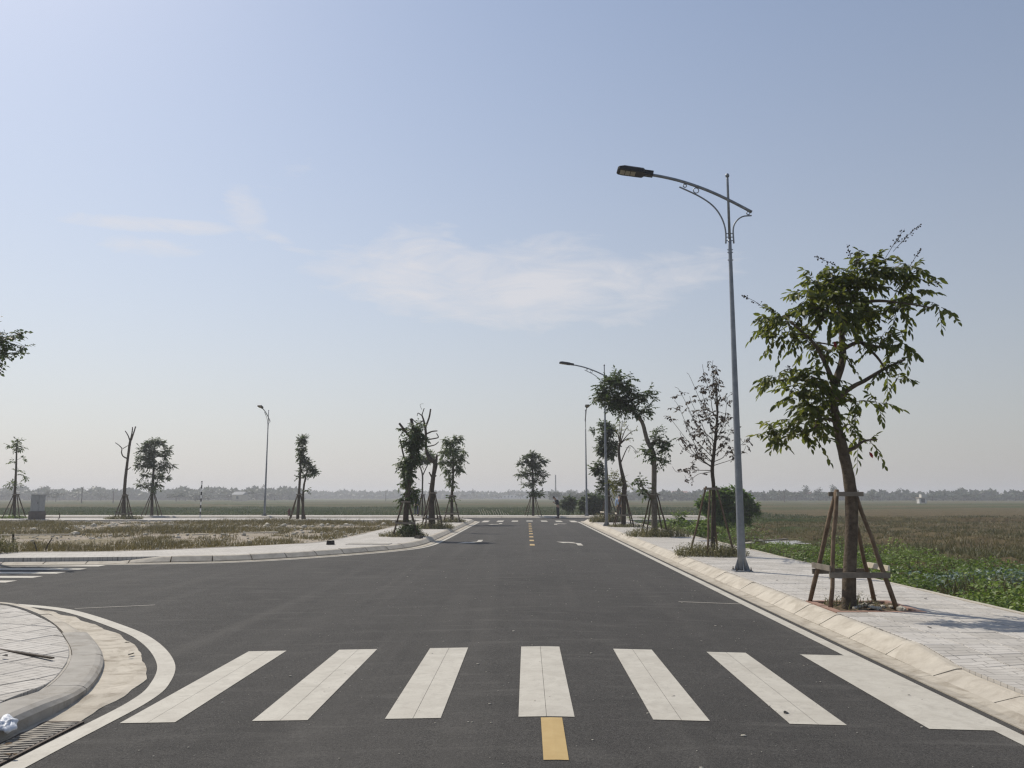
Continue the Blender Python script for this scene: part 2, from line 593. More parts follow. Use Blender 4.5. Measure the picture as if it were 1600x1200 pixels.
M['galv'] = simple('galvanised_steel', (0.20, 0.215, 0.235), (0.29, 0.305, 0.325), 8, 0.5, 0.08, 60, metal=0.55)
M['black_metal'] = simple('black_lamp_housing', (0.012, 0.013, 0.016), (0.022, 0.023, 0.027), 8, 0.5, 0.05)
M['led'] = simple('led_panel', (0.30, 0.27, 0.2), (0.42, 0.38, 0.28), 60, 0.35, 0.1)
M['bark'] = simple('bark_brown', (0.060, 0.046, 0.034), (0.15, 0.12, 0.09), 9, 0.9, 0.9, 26, bdist=0.02, spec=0.15)
M['bark_dark'] = simple('bark_dark', (0.045, 0.036, 0.028), (0.10, 0.08, 0.062), 9, 0.9, 0.8, 26, bdist=0.02, spec=0.15)
M['bark_grey'] = simple('bark_grey', (0.10, 0.085, 0.066), (0.20, 0.175, 0.14), 9, 0.9, 0.8, 26, bdist=0.02, spec=0.15)
M['stake_dark'] = simple('stake_wood_dark', (0.05, 0.036, 0.026), (0.12, 0.088, 0.062), 7, 0.85, 0.5, 40, spec=0.2)
M['stake'] = simple('stake_wood', (0.085, 0.058, 0.038), (0.22, 0.16, 0.11), 7, 0.85, 0.5, 40, spec=0.2)
M['board'] = simple('weathered_board', (0.13, 0.115, 0.095), (0.25, 0.22, 0.18), 6, 0.85, 0.4, 50, spec=0.2)
M['board_pale'] = simple('pale_board', (0.52, 0.46, 0.36), (0.66, 0.60, 0.50), 6, 0.8, 0.3, 50, spec=0.2)
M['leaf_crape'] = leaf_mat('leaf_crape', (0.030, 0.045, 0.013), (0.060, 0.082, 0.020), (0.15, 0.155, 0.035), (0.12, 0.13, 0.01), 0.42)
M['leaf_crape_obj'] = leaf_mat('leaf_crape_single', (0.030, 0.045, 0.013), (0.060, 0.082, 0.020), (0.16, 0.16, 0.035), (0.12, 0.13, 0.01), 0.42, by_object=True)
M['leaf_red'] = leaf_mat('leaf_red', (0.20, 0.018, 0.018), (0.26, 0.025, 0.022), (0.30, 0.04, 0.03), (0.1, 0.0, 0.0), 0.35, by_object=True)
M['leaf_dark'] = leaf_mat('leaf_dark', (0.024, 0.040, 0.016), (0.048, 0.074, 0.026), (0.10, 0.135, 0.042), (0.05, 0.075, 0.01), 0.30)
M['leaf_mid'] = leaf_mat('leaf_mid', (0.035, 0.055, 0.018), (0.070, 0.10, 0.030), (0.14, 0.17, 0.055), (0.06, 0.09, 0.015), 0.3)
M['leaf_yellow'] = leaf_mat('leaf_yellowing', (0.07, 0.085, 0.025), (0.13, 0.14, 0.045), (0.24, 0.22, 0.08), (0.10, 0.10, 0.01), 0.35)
M['leaf_brown'] = leaf_mat('leaf_brown', (0.035, 0.028, 0.022), (0.07, 0.048, 0.036), (0.10, 0.085, 0.045), (0.03, 0.02, 0.01), 0.2)
M['weed'] = leaf_mat('weed_leaf', (0.055, 0.088, 0.018), (0.13, 0.185, 0.036), (0.24, 0.30, 0.07), (0.06, 0.10, 0.01), 0.3)
M['bush_leaf'] = leaf_mat('bush_leaf', (0.05, 0.085, 0.02), (0.10, 0.165, 0.035), (0.20, 0.29, 0.065), (0.08, 0.13, 0.01), 0.35)
M['weed_dry'] = leaf_mat('weed_dry', (0.07, 0.075, 0.028), (0.15, 0.14, 0.065), (0.30, 0.26, 0.16), (0.05, 0.05, 0.01), 0.3)
M['straw'] = leaf_mat('straw_grass', (0.070, 0.066, 0.028), (0.135, 0.115, 0.052), (0.24, 0.195, 0.10), (0.05, 0.04, 0.01), 0.3)
M['reed'] = leaf_mat('reed_grass', (0.048, 0.056, 0.020), (0.095, 0.090, 0.036), (0.20, 0.155, 0.072), (0.04, 0.035, 0.01), 0.3)
M['rice'] = leaf_mat('rice_grass', (0.030, 0.046, 0.018), (0.050, 0.072, 0.027), (0.085, 0.105, 0.042), (0.03, 0.045, 0.008), 0.3)
M['pale_leaf'] = leaf_mat('pale_cabbage_leaf', (0.09, 0.14, 0.11), (0.20, 0.27, 0.24), (0.50, 0.55, 0.52), (0.05, 0.08, 0.03), 0.2)
M['fruit'] = simple('seed_capsule', (0.03, 0.022, 0.015), (0.06, 0.045, 0.03), 20, 0.8)

# ------------------------------------------------------------------ terrain
def terr(x, y):
    x = np.asarray(x, float); y = np.asarray(y, float)
    z = -0.50 + 0.05 * snoise(x, y, 0.35)
    near = np.clip((x - 6.2) / 1.0, 0, 1) * np.clip((70 - y) / 10, 0, 1)
    lump = 0.16 * snoise(x, y, 0.55, 2) + 0.07 * snoise(x, y, 1.5, 3)
    z = z + near * np.clip(lump, -0.1, 0.5) * np.clip(1.3 - (x - 6) / 22, 0.25, 1)
    bank_ = np.clip(1 - (x - 6.3) / 1.3, 0, 1) * np.clip((x - 6.15) / 0.1, 0, 1) * np.clip((60 - y) / 2, 0, 1)
    z = z + 0.40 * bank_
    bank2 = np.clip(1 - (y - 68.5) / 1.6, 0, 1) * np.clip((y - 68.3) / 0.1, 0, 1)
    z = z + 0.38 * bank2
    far = np.clip((np.hypot(x, y) - 120) / 80, 0, 1)
    z = np.where(far > 0, z * (1 - far) + far * (-0.5 + 0.12 * snoise(x, y, 0.05, 5)), z)
    dip = np.exp(-((x - 11.5) / 1.25) ** 2 - ((y - 38.6) / 2.4) ** 2)
    z = z * (1 - dip) - 0.62 * dip
    inside = (x > -47) & (x < 6.2) & (y < 68.2)
    return np.where(inside, -0.60, z)


def grid_mesh(name, xs, ys, zf, mat, keep=None):
    X, Y = np.meshgrid(xs, ys)
    V = np.stack([X.ravel(), Y.ravel(), zf(X.ravel(), Y.ravel())], axis=1)
    nx = len(xs)
    i, j = np.meshgrid(np.arange(nx - 1), np.arange(len(ys) - 1))
    a = (j * nx + i).ravel()
    F = np.stack([a, a + 1, a + 1 + nx, a + nx], axis=1)
    if keep is not None:
        cx = (xs[:-1] + xs[1:]) / 2; cy = (ys[:-1] + ys[1:]) / 2
        CX, CY = np.meshgrid(cx, cy)
        F = F[keep(CX.ravel(), CY.ravel())]
    me = np_mesh(name, V, F, smooth=True)
    me.materials.append(mat)
    return link(bpy.data.objects.new(name, me))


gx = np.unique(np.concatenate([[-1450, -1000, -700, -500, -350, -250, -180, -130], np.arange(-100, 6, 4.0), np.arange(6.1, 30, 0.4),
                               np.arange(30, 60, 1.5), np.arange(60, 130, 6), [150, 200, 280, 400, 600, 1000, 1450]]))
gy = np.unique(np.concatenate([[-200, -100, -50, -20], np.arange(-8, 60, 0.5), np.arange(60, 72, 0.4), np.arange(72, 130, 2.0),
                               np.arange(130, 300, 12), [330, 400, 500, 650, 850, 1100, 1450]]))
tag(grid_mesh('ground', gx, gy, terr, M['field']), kind='structure')

# ------------------------------------------------------------------ road
XC = 0.17


def roadz(x, y):
    x = np.asarray(x, float); y = np.asarray(y, float)
    fade = np.clip((58.5 - y) / 5.0, 0, 1)
    return -0.07 + fade * (0.07 - 0.02 * np.minimum(np.abs(x - XC), 3.5))


rx = np.unique(np.concatenate([[-46, -36, -28, -22, -17, -13, -10, -8, -6.5, -5, -4], np.arange(-3.33, 3.60, 0.35) , [3.60, 3.67, 5, 7, 10, 14]]))
ry = np.concatenate([np.arange(-6, 52, 2.0), np.arange(52, 66, 1.0)])
road = grid_mesh('road', rx, ry, roadz, M['asphalt'], keep=lambda x, y: (x < 3.66) | (y > 55))
tag(road, kind='structure')
smooth_mesh(road.data, False)


def mark_strip(name, path, width, mat=None, parent=road, dz=0.004, gap=0.0):
    """painted band along a path on the road surface"""
    path = np.asarray(path, float)
    nrm = normals2d(path)
    v, f = [], []
    bands = [(-width / 2, width / 2)] if not gap else [(-width / 2, -gap / 2), (gap / 2, width / 2)]
    for (o0, o1) in bands:
        b = len(v); k = 3
        for p, n in zip(path, nrm):
            for q in range(k):
                o = o0 + (o1 - o0) * q / (k - 1)
                x, y = p[0] + n[0] * o, p[1] + n[1] * o
                v.append((x, y, float(roadz(x, y)) + dz))
        for i in range(len(path) - 1):
            for q in range(k - 1):
                a = b + i * k + q
                f.append((a + k, a + k + 1, a + 1, a))
    m = MB(); m.add(v, f)
    o = m.build(name, mat or M['paint'], parent)
    # make faces look up
    return o


def seg(x0, y0, x1, y1, n=2):
    return np.stack([np.linspace(x0, x1, n), np.linspace(y0, y1, n)], axis=1)


# edge lines
mark_strip('edge_line', seg(3.40, -4, 3.40, 55.2, 40), 0.145)
NL_LINE = catmull([(-46, 14.15), (-20, 14.1), (-12, 13.9), (-9.6, 13.52), (-8.26, 13.04), (-6.85, 12.34), (-5.18, 10.70), (-4.32, 9.63), (-3.625, 8.46),
                   (-3.275, 7.52), (-3.17, 6.9), (-3.17, 6.15), (-3.18, 5.4), (-3.18, 2), (-3.18, -4)], 10)
mark_strip('edge_line', NL_LINE, 0.165)
FL_FOOT = catmull([(-46, 20.2), (-25, 20.2), (-16, 20.2), (-13, 20.36), (-10.5, 20.72), (-8.0, 21.35), (-6.65, 22.35), (-5.35, 24.05), (-4.3, 25.85), (-3.70, 27.9), (-3.53, 32),
                   (-3.52, 45), (-3.52, 54.6), (-3.75, 56.6), (-4.7, 58.1), (-6.5, 58.6), (-10, 58.65), (-46, 58.65)], 10)
fl = FL_FOOT[FL_FOOT[:, 1] < 55.5]
fln = normals2d(fl)
mark_strip('edge_line', fl - fln * 0.34, 0.14)
# near crosswalk
for k in range(6):
    x = -2.80 + 0.98 * k
    mark_strip('crosswalk_stripe', seg(x, 6.27 - 0.02 * max(0, k - 3), x, 9.10 - 0.05 * max(0, k - 3), 5), 0.41, gap=0.003)
mark_strip('crosswalk_stripe', seg(3.10, 6.19, 3.10, 8.98, 5), 0.455)
# far crosswalk
for k in range(7):
    x = -2.78 + 0.985 * k
    mark_strip('crosswalk_stripe', seg(x, 54.2, x, 57.9, 3), 0.42)
# crosswalk over the side street
for k in range(7):
    y = 14.52 + 0.93 * k
    mark_strip('crosswalk_stripe', seg(-13.1, y, -10.12 - 0.03 * k, y, 5), 0.38)
# yellow centre dashes
mark_strip('centre_dash', seg(0.175, 5.27, 0.175, 6.24, 3), 0.155, M['yellow'])
for k in range(9):
    y = 27.4 + 2.72 * k
    mark_strip('centre_dash', seg(0.175, y, 0.175, y + 0.9, 3), 0.16, M['yellow'])
mark_strip('thin_line', seg(2.38, 13.27, 3.32, 13.15, 4), 0.035)
mark_strip('thin_line', seg(-6.78, 12.50, -5.76, 12.93, 4), 0.03)
seam_mat = simple('pale_seam', (0.10, 0.096, 0.09), (0.16, 0.155, 0.145), 9, 0.9)


def arrow(cx, cy, flip_y, mirror):
    outline = [(-0.09, 0), (0.09, 0), (0.09, 1.25), (-0.18, 1.72), (-0.05, 2.0), (-0.75, 2.05), (-0.52, 1.25), (-0.36, 1.50), (-0.09, 1.15)]
    pts = []
    for (x, y) in outline:
        x = x * mirror; y = y * flip_y
        X, Y = cx + x, cy + y
        pts.append((X, Y, float(roadz(X, Y)) + 0.0045))
    idx = list(range(len(pts)))
    m = MB(); m.add(pts, [tuple(idx if mirror * flip_y > 0 else idx[::-1])])
    m.build('lane_arrow', M['paint'], road)


arrow(1.80, 28.0, 1, 1)
arrow(-1.75, 31.6, -1, 1)
arrow(1.70, 48.6, 1, -1)
arrow(-1.60, 51.2, -1, 1)


# ------------------------------------------------------------------ kerbs, gutters, sidewalks
def sweep(path, sign, prof, hs=None):
    """closed prism along a short path; prof = [(inward offset, z)]; hs scales z above the road"""
    nrm = normals2d(path) * sign
    n, k = len(path), len(prof)
    v = []
    for i in range(n):
        for (d, z) in prof:
            zz = z if hs is None else (-0.075 + (z + 0.075) * hs[i] if z > -0.075 else z)
            v.append((path[i][0] + nrm[i][0] * d, path[i][1] + nrm[i][1] * d, zz))
    f = []
    for i in range(n - 1):
        for q in range(k):
            q2 = (q + 1) % k
            f.append((i * k + q, i * k + q2, (i + 1) * k + q2, (i + 1) * k + q))
    f.append(tuple(range(k - 1, -1, -1)))
    f.append(tuple((n - 1) * k + q for q in range(k)))
    if sign < 0:
        f = [g[::-1] for g in f]
    return v, f


def pieces(name, path, sign, prof, length, gap, mat, parent, hfun=None, jit=0.007, limit=None):
    p = resample(path, 0.125)
    per = max(2, int(round(length / 0.125)))
    i = 0
    while i + 1 < len(p):
        sub = p[i:i + per + 1].copy()
        i += per
        if len(sub) < 2: break
        if limit is not None and not limit(sub[len(sub) // 2]): continue
        d0 = sub[1] - sub[0]; d0 /= np.linalg.norm(d0)
        d1 = sub[-1] - sub[-2]; d1 /= np.linalg.norm(d1)
        sub[0] += d0 * gap / 2; sub[-1] -= d1 * gap / 2
        straight = np.linalg.norm(sub[len(sub) // 2] - (sub[0] + sub[-1]) / 2) < 0.002 and hfun is None
        if straight: sub = sub[[0, -1]]
        else: sub = sub[::2] if len(sub) % 2 else sub
        j1, j2 = random.uniform(-jit, jit), random.uniform(-jit, jit)
        pr = [(d + (j1 if d > 0.001 else 0), z + (j2 if z > 0 else 0)) for d, z in prof]
        hs = None if hfun is None else [hfun(q) for q in sub]
        m = MB(); m.add(*sweep(sub, sign, pr, hs))
        m.build(name, mat, parent)


def slab(name, outline, z1, mat, z0=-0.5):
    n = len(outline)
    v = [(x, y, z1) for x, y in outline] + [(x, y, z0) for x, y in outline]
    f = [tuple(range(n))] + [(i + n, (i + 1) % n + n, (i + 1) % n, i) for i in range(n)]
    m = MB(); m.add(v, f)
    return m


def ccw(pts):
    p = np.asarray(pts); x, y = p[:, 0], p[:, 1]
    a = np.sum(x * np.roll(y, -1) - np.roll(x, -1) * y)
    return [tuple(q) for q in (p if a > 0 else p[::-1])]


# right sidewalk
RF = catmull([(3.78, -4), (3.78, 10), (3.78, 30), (3.78, 50), (3.78, 55.0), (4.1, 56.9), (5.2, 58.2), (7.0, 58.6), (14, 58.65)], 8)
rn = -normals2d(RF)
r_in = RF + rn * 0.28
TILE = 0.40
Y_TILE = 11.2 + 0.4 * 33          # tiles as single pieces up to here
ra = ccw(np.concatenate([r_in[r_in[:, 1] > Y_TILE - 0.01], [(14, 55.5), (6.40, 55.2), (6.40, Y_TILE)], [(4.06, Y_TILE)]]))
m = slab('s', ra, 0.08, None)
m2 = slab('s', ccw([(4.06, -4), (6.40, -4), (6.40, Y_TILE - 0.003), (4.06, Y_TILE - 0.003)]), 0.020, None)
m.add(m2.v, m2.f)
side_r = m.build('sidewalk_right', M['paver'])
tag(side_r, kind='structure')


def ramp_k(y):
    """kerb height factor along the right kerb: dropped at the crossing"""
    return 0.42 + 0.58 * float(np.clip((y - 7.9) / 0.9, 0, 1))


KERB_R = [(0, -0.12), (0, -0.05), (0.195, 0.062), (0.225, 0.076), (0.275, 0.082), (0.275, -0.12)]
pieces('kerb_stone', RF[RF[:, 1] > 8.4 - 1e-6] if False else resample(RF, 0.125)[104:], 1 * -1, KERB_R, 1.0, 0.020, M['kerb'], side_r)
pieces('kerb_stone', resample(RF, 0.125)[:105], -1, KERB_R, 1.0, 0.020, M['kerb'], side_r, hfun=lambda q: ramp_k(q[1]))
pieces('gutter_slab', resample(RF, 0.125), -1, [(-0.225, -0.2), (-0.225, -0.058), (-0.11, -0.068), (-0.006, -0.056), (-0.006, -0.2)], 2.0, 0.008, M['gutter'], road, jit=0.0)
# edging strip along the outer side
pieces('edging_stone', seg(6.405, -4, 6.405, 55.1, 300), -1, [(0, -0.4), (0, 0.088), (0.085, 0.088), (0.085, -0.4)], 2.0, 0.012, M['kerb'], side_r)


def tile_mesh(poly, top, zf=None, th=0.045):
    """flat tile with a small chamfer; poly is ccw list of (x,y)"""
    n = len(poly)
    c = np.mean(poly, axis=0)
    P = np.asarray(poly)
    d = P - c
    ins = c + d * (1 - 0.006 / np.maximum(np.linalg.norm(d, axis=1), 0.02))[:, None]
    zt = [top if zf is None else zf(x, y) for x, y in P]
    v = [(x, y, z - th) for (x, y), z in zip(P, zt)] + [(x, y, z - 0.004) for (x, y), z in zip(P, zt)] + [(x, y, z) for (x, y), z in zip(ins, zt)]
    f = [tuple(range(2 * n, 3 * n))]
    for i in range(n):
        j = (i + 1) % n
        f.append((i, j, n + j, n + i)); f.append((n + i, n + j, 2 * n + j, 2 * n + i))
    m = MB(); m.add(v, f)
    return m


g = 0.005
sq = [(g, g), (TILE - g, g), (TILE - g, TILE - g), (g, TILE - g)]
tile_full = tile_mesh(sq, 0.0).mesh('paver_tile', M['paver'])
hw = 6.395 - (4.08 + 5 * TILE)
tile_edge = tile_mesh([(g, g), (hw, g), (hw, TILE - g), (g, TILE - g)], 0.0).mesh('paver_tile', M['paver'])


def ramp_z(x, y):
    edge_z = min(0.084, -0.075 + 0.157 * ramp_k(y) + 0.004)
    k = float(np.clip((5.1 - x) / 1.02, 0, 1))
    return 0.084 + (edge_z - 0.084) * k


PIT = (4.08, 5.28, 11.2, 12.4)
rest = MB()
cnt = 0
for j in range(-14, 33):
    y = 11.2 + TILE * j
    if y < 4.4: continue
    for i in range(6):
        x = 4.08 + TILE * i
        if PIT[0] - 0.01 < x < PIT[1] - 0.01 and PIT[2] - 0.01 < y < PIT[3] - 0.01: continue
        dz = random.uniform(-0.002, 0.002)
        if y < 9.0 and x < 5.0:
            poly = [(x + g, y + g), (x + TILE - g, y + g), (x + TILE - g, y + TILE - g), (x + g, y + TILE - g)]
            o = tile_mesh(poly, 0, ramp_z).build('paver_tile', M['paver'], side_r)
        else:
            o = link(bpy.data.objects.new('paver_tile', tile_full if i < 5 else tile_edge))
            o.location = (x, y, 0.084 + dz); o.parent = side_r
        cnt += 1

# T-junction far sidewalk
TF_Y = 65.2
side_far = slab('s', [(-46, TF_Y + 0.26), (14, TF_Y + 0.26), (14, 68.4), (-46, 68.4)], 0.08, None).build('sidewalk_far', M['paver'])
tag(side_far, kind='structure')
pieces('kerb_stone', seg(14, TF_Y, -46, TF_Y, 600), -1, KERB_R, 2.0, 0.02, M['kerb'], side_far)

# left block beyond the side street: C-shaped sidewalk round the empty lot
LOT_EDGE = catmull([(-46, 22.7), (-20, 22.7), (-14, 22.75), (-11.2, 23.3), (-9.2, 25.0), (-7.9, 26.5), (-7.05, 27.7), (-6.8, 31), (-6.8, 40), (-6.85, 53.9)], 8)
fi = FL_FOOT + normals2d(FL_FOOT) * 0.27
outl = ccw(np.concatenate([fi, [(-46, 53.9)], LOT_EDGE[::-1]]))
side_l = slab('s', outl, 0.08, None).build('sidewalk_left', M['paver_turned'])
tag(side_l, kind='structure')
KERB_L = [(0, -0.12), (0, -0.03), (0.13, 0.072), (0.17, 0.086), (0.265, 0.088), (0.265, -0.12)]
pieces('kerb_stone', FL_FOOT[FL_FOOT[:, 1] < 58.0], 1, KERB_L, 1.0, 0.03, M['kerb'], side_l, limit=lambda q: q[0] > -17,
       hfun=lambda q: 0.35 + 0.65 * float(np.clip((q[0] + 10.2) / 0.9, 0, 1)))
pieces('kerb_stone', FL_FOOT[(FL_FOOT[:, 1] > 57.9)], 1, KERB_L, 4.0, 0.03, M['kerb'], side_l)
pieces('gutter_slab', FL_FOOT[FL_FOOT[:, 1] < 58.0], 1, [(-0.24, -0.2), (-0.24, -0.060), (-0.006, -0.058), (-0.006, -0.2)], 3.0, 0.01, M['gutter'], road, jit=0.0, limit=lambda q: q[0] > -17)
pieces('edging_stone', LOT_EDGE, 1, [(-0.09, -0.2), (-0.09, 0.088), (0.0, 0.088), (0.0, -0.2)], 2.0, 0.015, M['kerb'], side_l, limit=lambda q: q[0] > -17)


def lotz(x, y):
    return np.clip(-0.02 + 0.025 * snoise(x, y, 0.6, 4) + 0.02 * snoise(x, y, 1.7, 6), -0.06, 0.06)


lot = grid_mesh('vacant_lot', np.arange(-46, -6.6, 0.5), np.arange(22.4, 54.2, 0.5), lotz, M['lot'],
                keep=lambda x, y: ~((x > -10.5) & (y < 23 + (x + 10.5) * 1.1)))
tag(lot, kind='structure')

# near-left corner block
NL_FOOT = catmull([(-46, 13.55), (-20, 13.5), (-12, 13.3), (-9.5, 12.9), (-7.73, 12.22), (-6.9, 11.75), (-5.65, 10.45), (-4.88, 9.45), (-4.27, 8.48), (-3.85, 7.54),
                   (-3.66, 6.86), (-3.60, 6.24), (-3.59, 5.4), (-3.59, 2), (-3.59, -4)], 10)
nn = -normals2d(NL_FOOT)
ni = NL_FOOT + nn * 0.29
outl = ccw(np.concatenate([ni, [(-46, -4)]]))
side_n = slab('s', outl, 0.030, None).build('sidewalk_near_left', M['mortar'])
tag(side_n, kind='structure')
m = slab('s', [(-46, -4), (-9.2, -4), (-9.2, 13.0 - 0.45), (-46, 13.1)], 0.082, None)
m.build('paving', M['paver_turned'], side_n)


def nl_h(q):
    a = float(np.clip((q[1] - 6.3) / 0.7, 0, 1)) * float(np.clip((10.8 - q[1]) / 1.5, 0, 1))
    return 1.0 - 0.38 * a


KERB_N = [(0, -0.12), (0.0, 0.022), (0.025, 0.055), (0.07, 0.074), (0.285, 0.085), (0.285, -0.12)]
nlp = NL_FOOT[NL_FOOT[:, 0] > -13]
pieces('kerb_stone', nlp, -1, KERB_N, 1.5, 0.012, M['kerb_grey'], side_n, hfun=nl_h, limit=lambda q: q[1] <= 9.7)
pieces('kerb_stone', nlp, -1, KERB_L, 0.75, 0.012, M['kerb'], side_n, hfun=nl_h, limit=lambda q: q[1] > 9.7)
# wide cream gutter round the corner
nl_r = resample(NL_FOOT[NL_FOOT[:, 0] > -13], 0.125)
nrm_r = -normals2d(nl_r)
lin = resample(NL_LINE[NL_LINE[:, 0] > -14], 0.05)


def gut_w(q):
    d = np.min(np.linalg.norm(lin - q[None, :], axis=1)) - 0.083
    return max(0.05, d - 0.11)


i = 0
while i + 1 < len(nl_r):
    sub = nl_r[i:i + 13]; nb = nrm_r[i:i + 13]; i += 12
    if len(sub) < 2: break
    ym = sub[len(sub) // 2][1]
    if -5 < ym < 6.35 and sub[len(sub) // 2][0] > -4 and ym > 4.9: continue      # the drain grate lies here
    v, f = [], []
    for q, n_ in zip(sub, nb):
        w = gut_w(q) + 0.03 * float(snoise(q[0], q[1], 2.5, 5)) + random.uniform(-0.006, 0.006)
        for (d, z) in ((0.004, -0.052), (-0.35 * w, -0.062), (-0.8 * w, -0.058), (-w, -0.064), (-w, -0.2)):
            p = q + n_ * d
            v.append((p[0], p[1], z + random.uniform(-0.003, 0.003)))
    for a in range(len(sub) - 1):
        for b in range(4):
            f.append((a * 5 + b + 1, a * 5 + b, a * 5 + 5 + b, a * 5 + 6 + b)[::-1])
    m = MB(); m.add(v, f)
    m.build('gutter_slab', M['gutter_pale'] if ym > 7 else M['gutter'], road)


# tiles of the near-left corner, laid at an angle and cut to the kerb
def clip_convex(poly, region):
    out = list(poly)
    n = len(region)
    for i in range(n):
        a, b = np.asarray(region[i]), np.asarray(region[(i + 1) % n])
        e = b - a
        src, out = out, []
        if not src: break
        for k in range(len(src)):
            p, q = np.asarray(src[k]), np.asarray(src[(k + 1) % len(src)])
            sp_ = e[0] * (p[1] - a[1]) - e[1] * (p[0] - a[0])
            sq_ = e[0] * (q[1] - a[1]) - e[1] * (q[0] - a[0])
            if sp_ >= 0: out.append(tuple(p))
            if (sp_ >= 0) != (sq_ >= 0):
                t_ = sp_ / (sp_ - sq_); out.append(tuple(p + (q - p) * t_))
    return out


reg = NL_FOOT[(NL_FOOT[:, 0] > -9.2) & (NL_FOOT[:, 1] > 3.0)]
reg = reg[::4]
rg = reg + (-normals2d(reg)) * 0.31
region = ccw(np.concatenate([rg, [(-9.2, 3.0)], [(-9.2, rg[0][1])]]))
ang = R(-18)
ca, sa = math.cos(ang), math.sin(ang)


def nl_tile_z(x, y):
    a = float(np.clip((y - 6.5) / 0.7, 0, 1)) * float(np.clip((10.6 - y) / 1.5, 0, 1)) * float(np.clip((x + 5.6) / 1.2, 0, 1))
    return 0.084 - 0.045 * a


for j in range(-30, 40):
    for i in range(-30, 40):
        bx, by = i * TILE, j * TILE
        poly = [(bx + g, by + g), (bx + TILE - g, by + g), (bx + TILE - g, by + TILE - g), (bx + g, by + TILE - g)]
        poly = [(-6 + x * ca - y * sa, 7 + x * sa + y * ca) for x, y in poly]
        cx, cy = np.mean(poly, axis=0)
        if not (-9.8 < cx < -3.4 and 3.4 < cy < 13): continue
        cl = clip_convex(poly, region)
        if len(cl) < 3: continue
        p = np.asarray(cl); area = 0.5 * abs(np.sum(p[:, 0] * np.roll(p[:, 1], -1) - np.roll(p[:, 0], -1) * p[:, 1]))
        if area < 0.006: continue
        jz = random.uniform(-0.003, 0.003)
        tile_mesh(cl, 0, lambda x, y: nl_tile_z(x, y) + jz).build('paver_tile', M['paver_turned'], side_n)


# ------------------------------------------------------------------ drain grates
M['iron'] = simple('rusty_iron', (0.045, 0.036, 0.030), (0.11, 0.085, 0.065), 12, 0.75, 0.4, 40, metal=0.3)
M['iron_bar'] = simple('worn_grate_bar', (0.16, 0.145, 0.125), (0.26, 0.235, 0.20), 12, 0.7, 0.4, 40)


def grate(x0, x1, y0, y1, label):
    r = empty('drain_grate', ((x0 + x1) / 2, (y0 + y1) / 2, -0.07))
    tag(r, label, 'drain grate', 'gutter drain grates')
    w, l = x1 - x0, y1 - y0
    m = MB()
    m.box((0, l / 2 - .015, 0), (w, .03, .03)); m.box((0, -l / 2 + .015, 0), (w, .03, .03))
    m.box((w / 2 - .012, 0, 0), (.024, l - .062, .03)); m.box((-w / 2 + .012, 0, 0), (.024, l - .062, .03))
    m.build('frame', M['iron'], r)
    n = int(l / 0.055)
    bm = MB().box((0, 0, 0), (w - .052, .024, .022)).mesh('bar', M['iron_bar'])
    for k in range(n):
        b = link(bpy.data.objects.new('bar', bm)); b.parent = r
        b.location = (0, -l / 2 + .05 + k * (l - .1) / (n - 1), 0.004)
        b.rotation_euler = (0, 0, R(14))
    MB().box((0, 0, -0.06), (w - .05, l - .05, .01)).build('sump', M['iron'], r)
    return r


grate(-3.575, -3.285, 5.15, 6.30, 'slotted iron drain grate in the gutter at the left foreground kerb')
grate(3.50, 3.765, 5.0, 6.15, 'slotted iron drain grate at the right edge of the crossing')

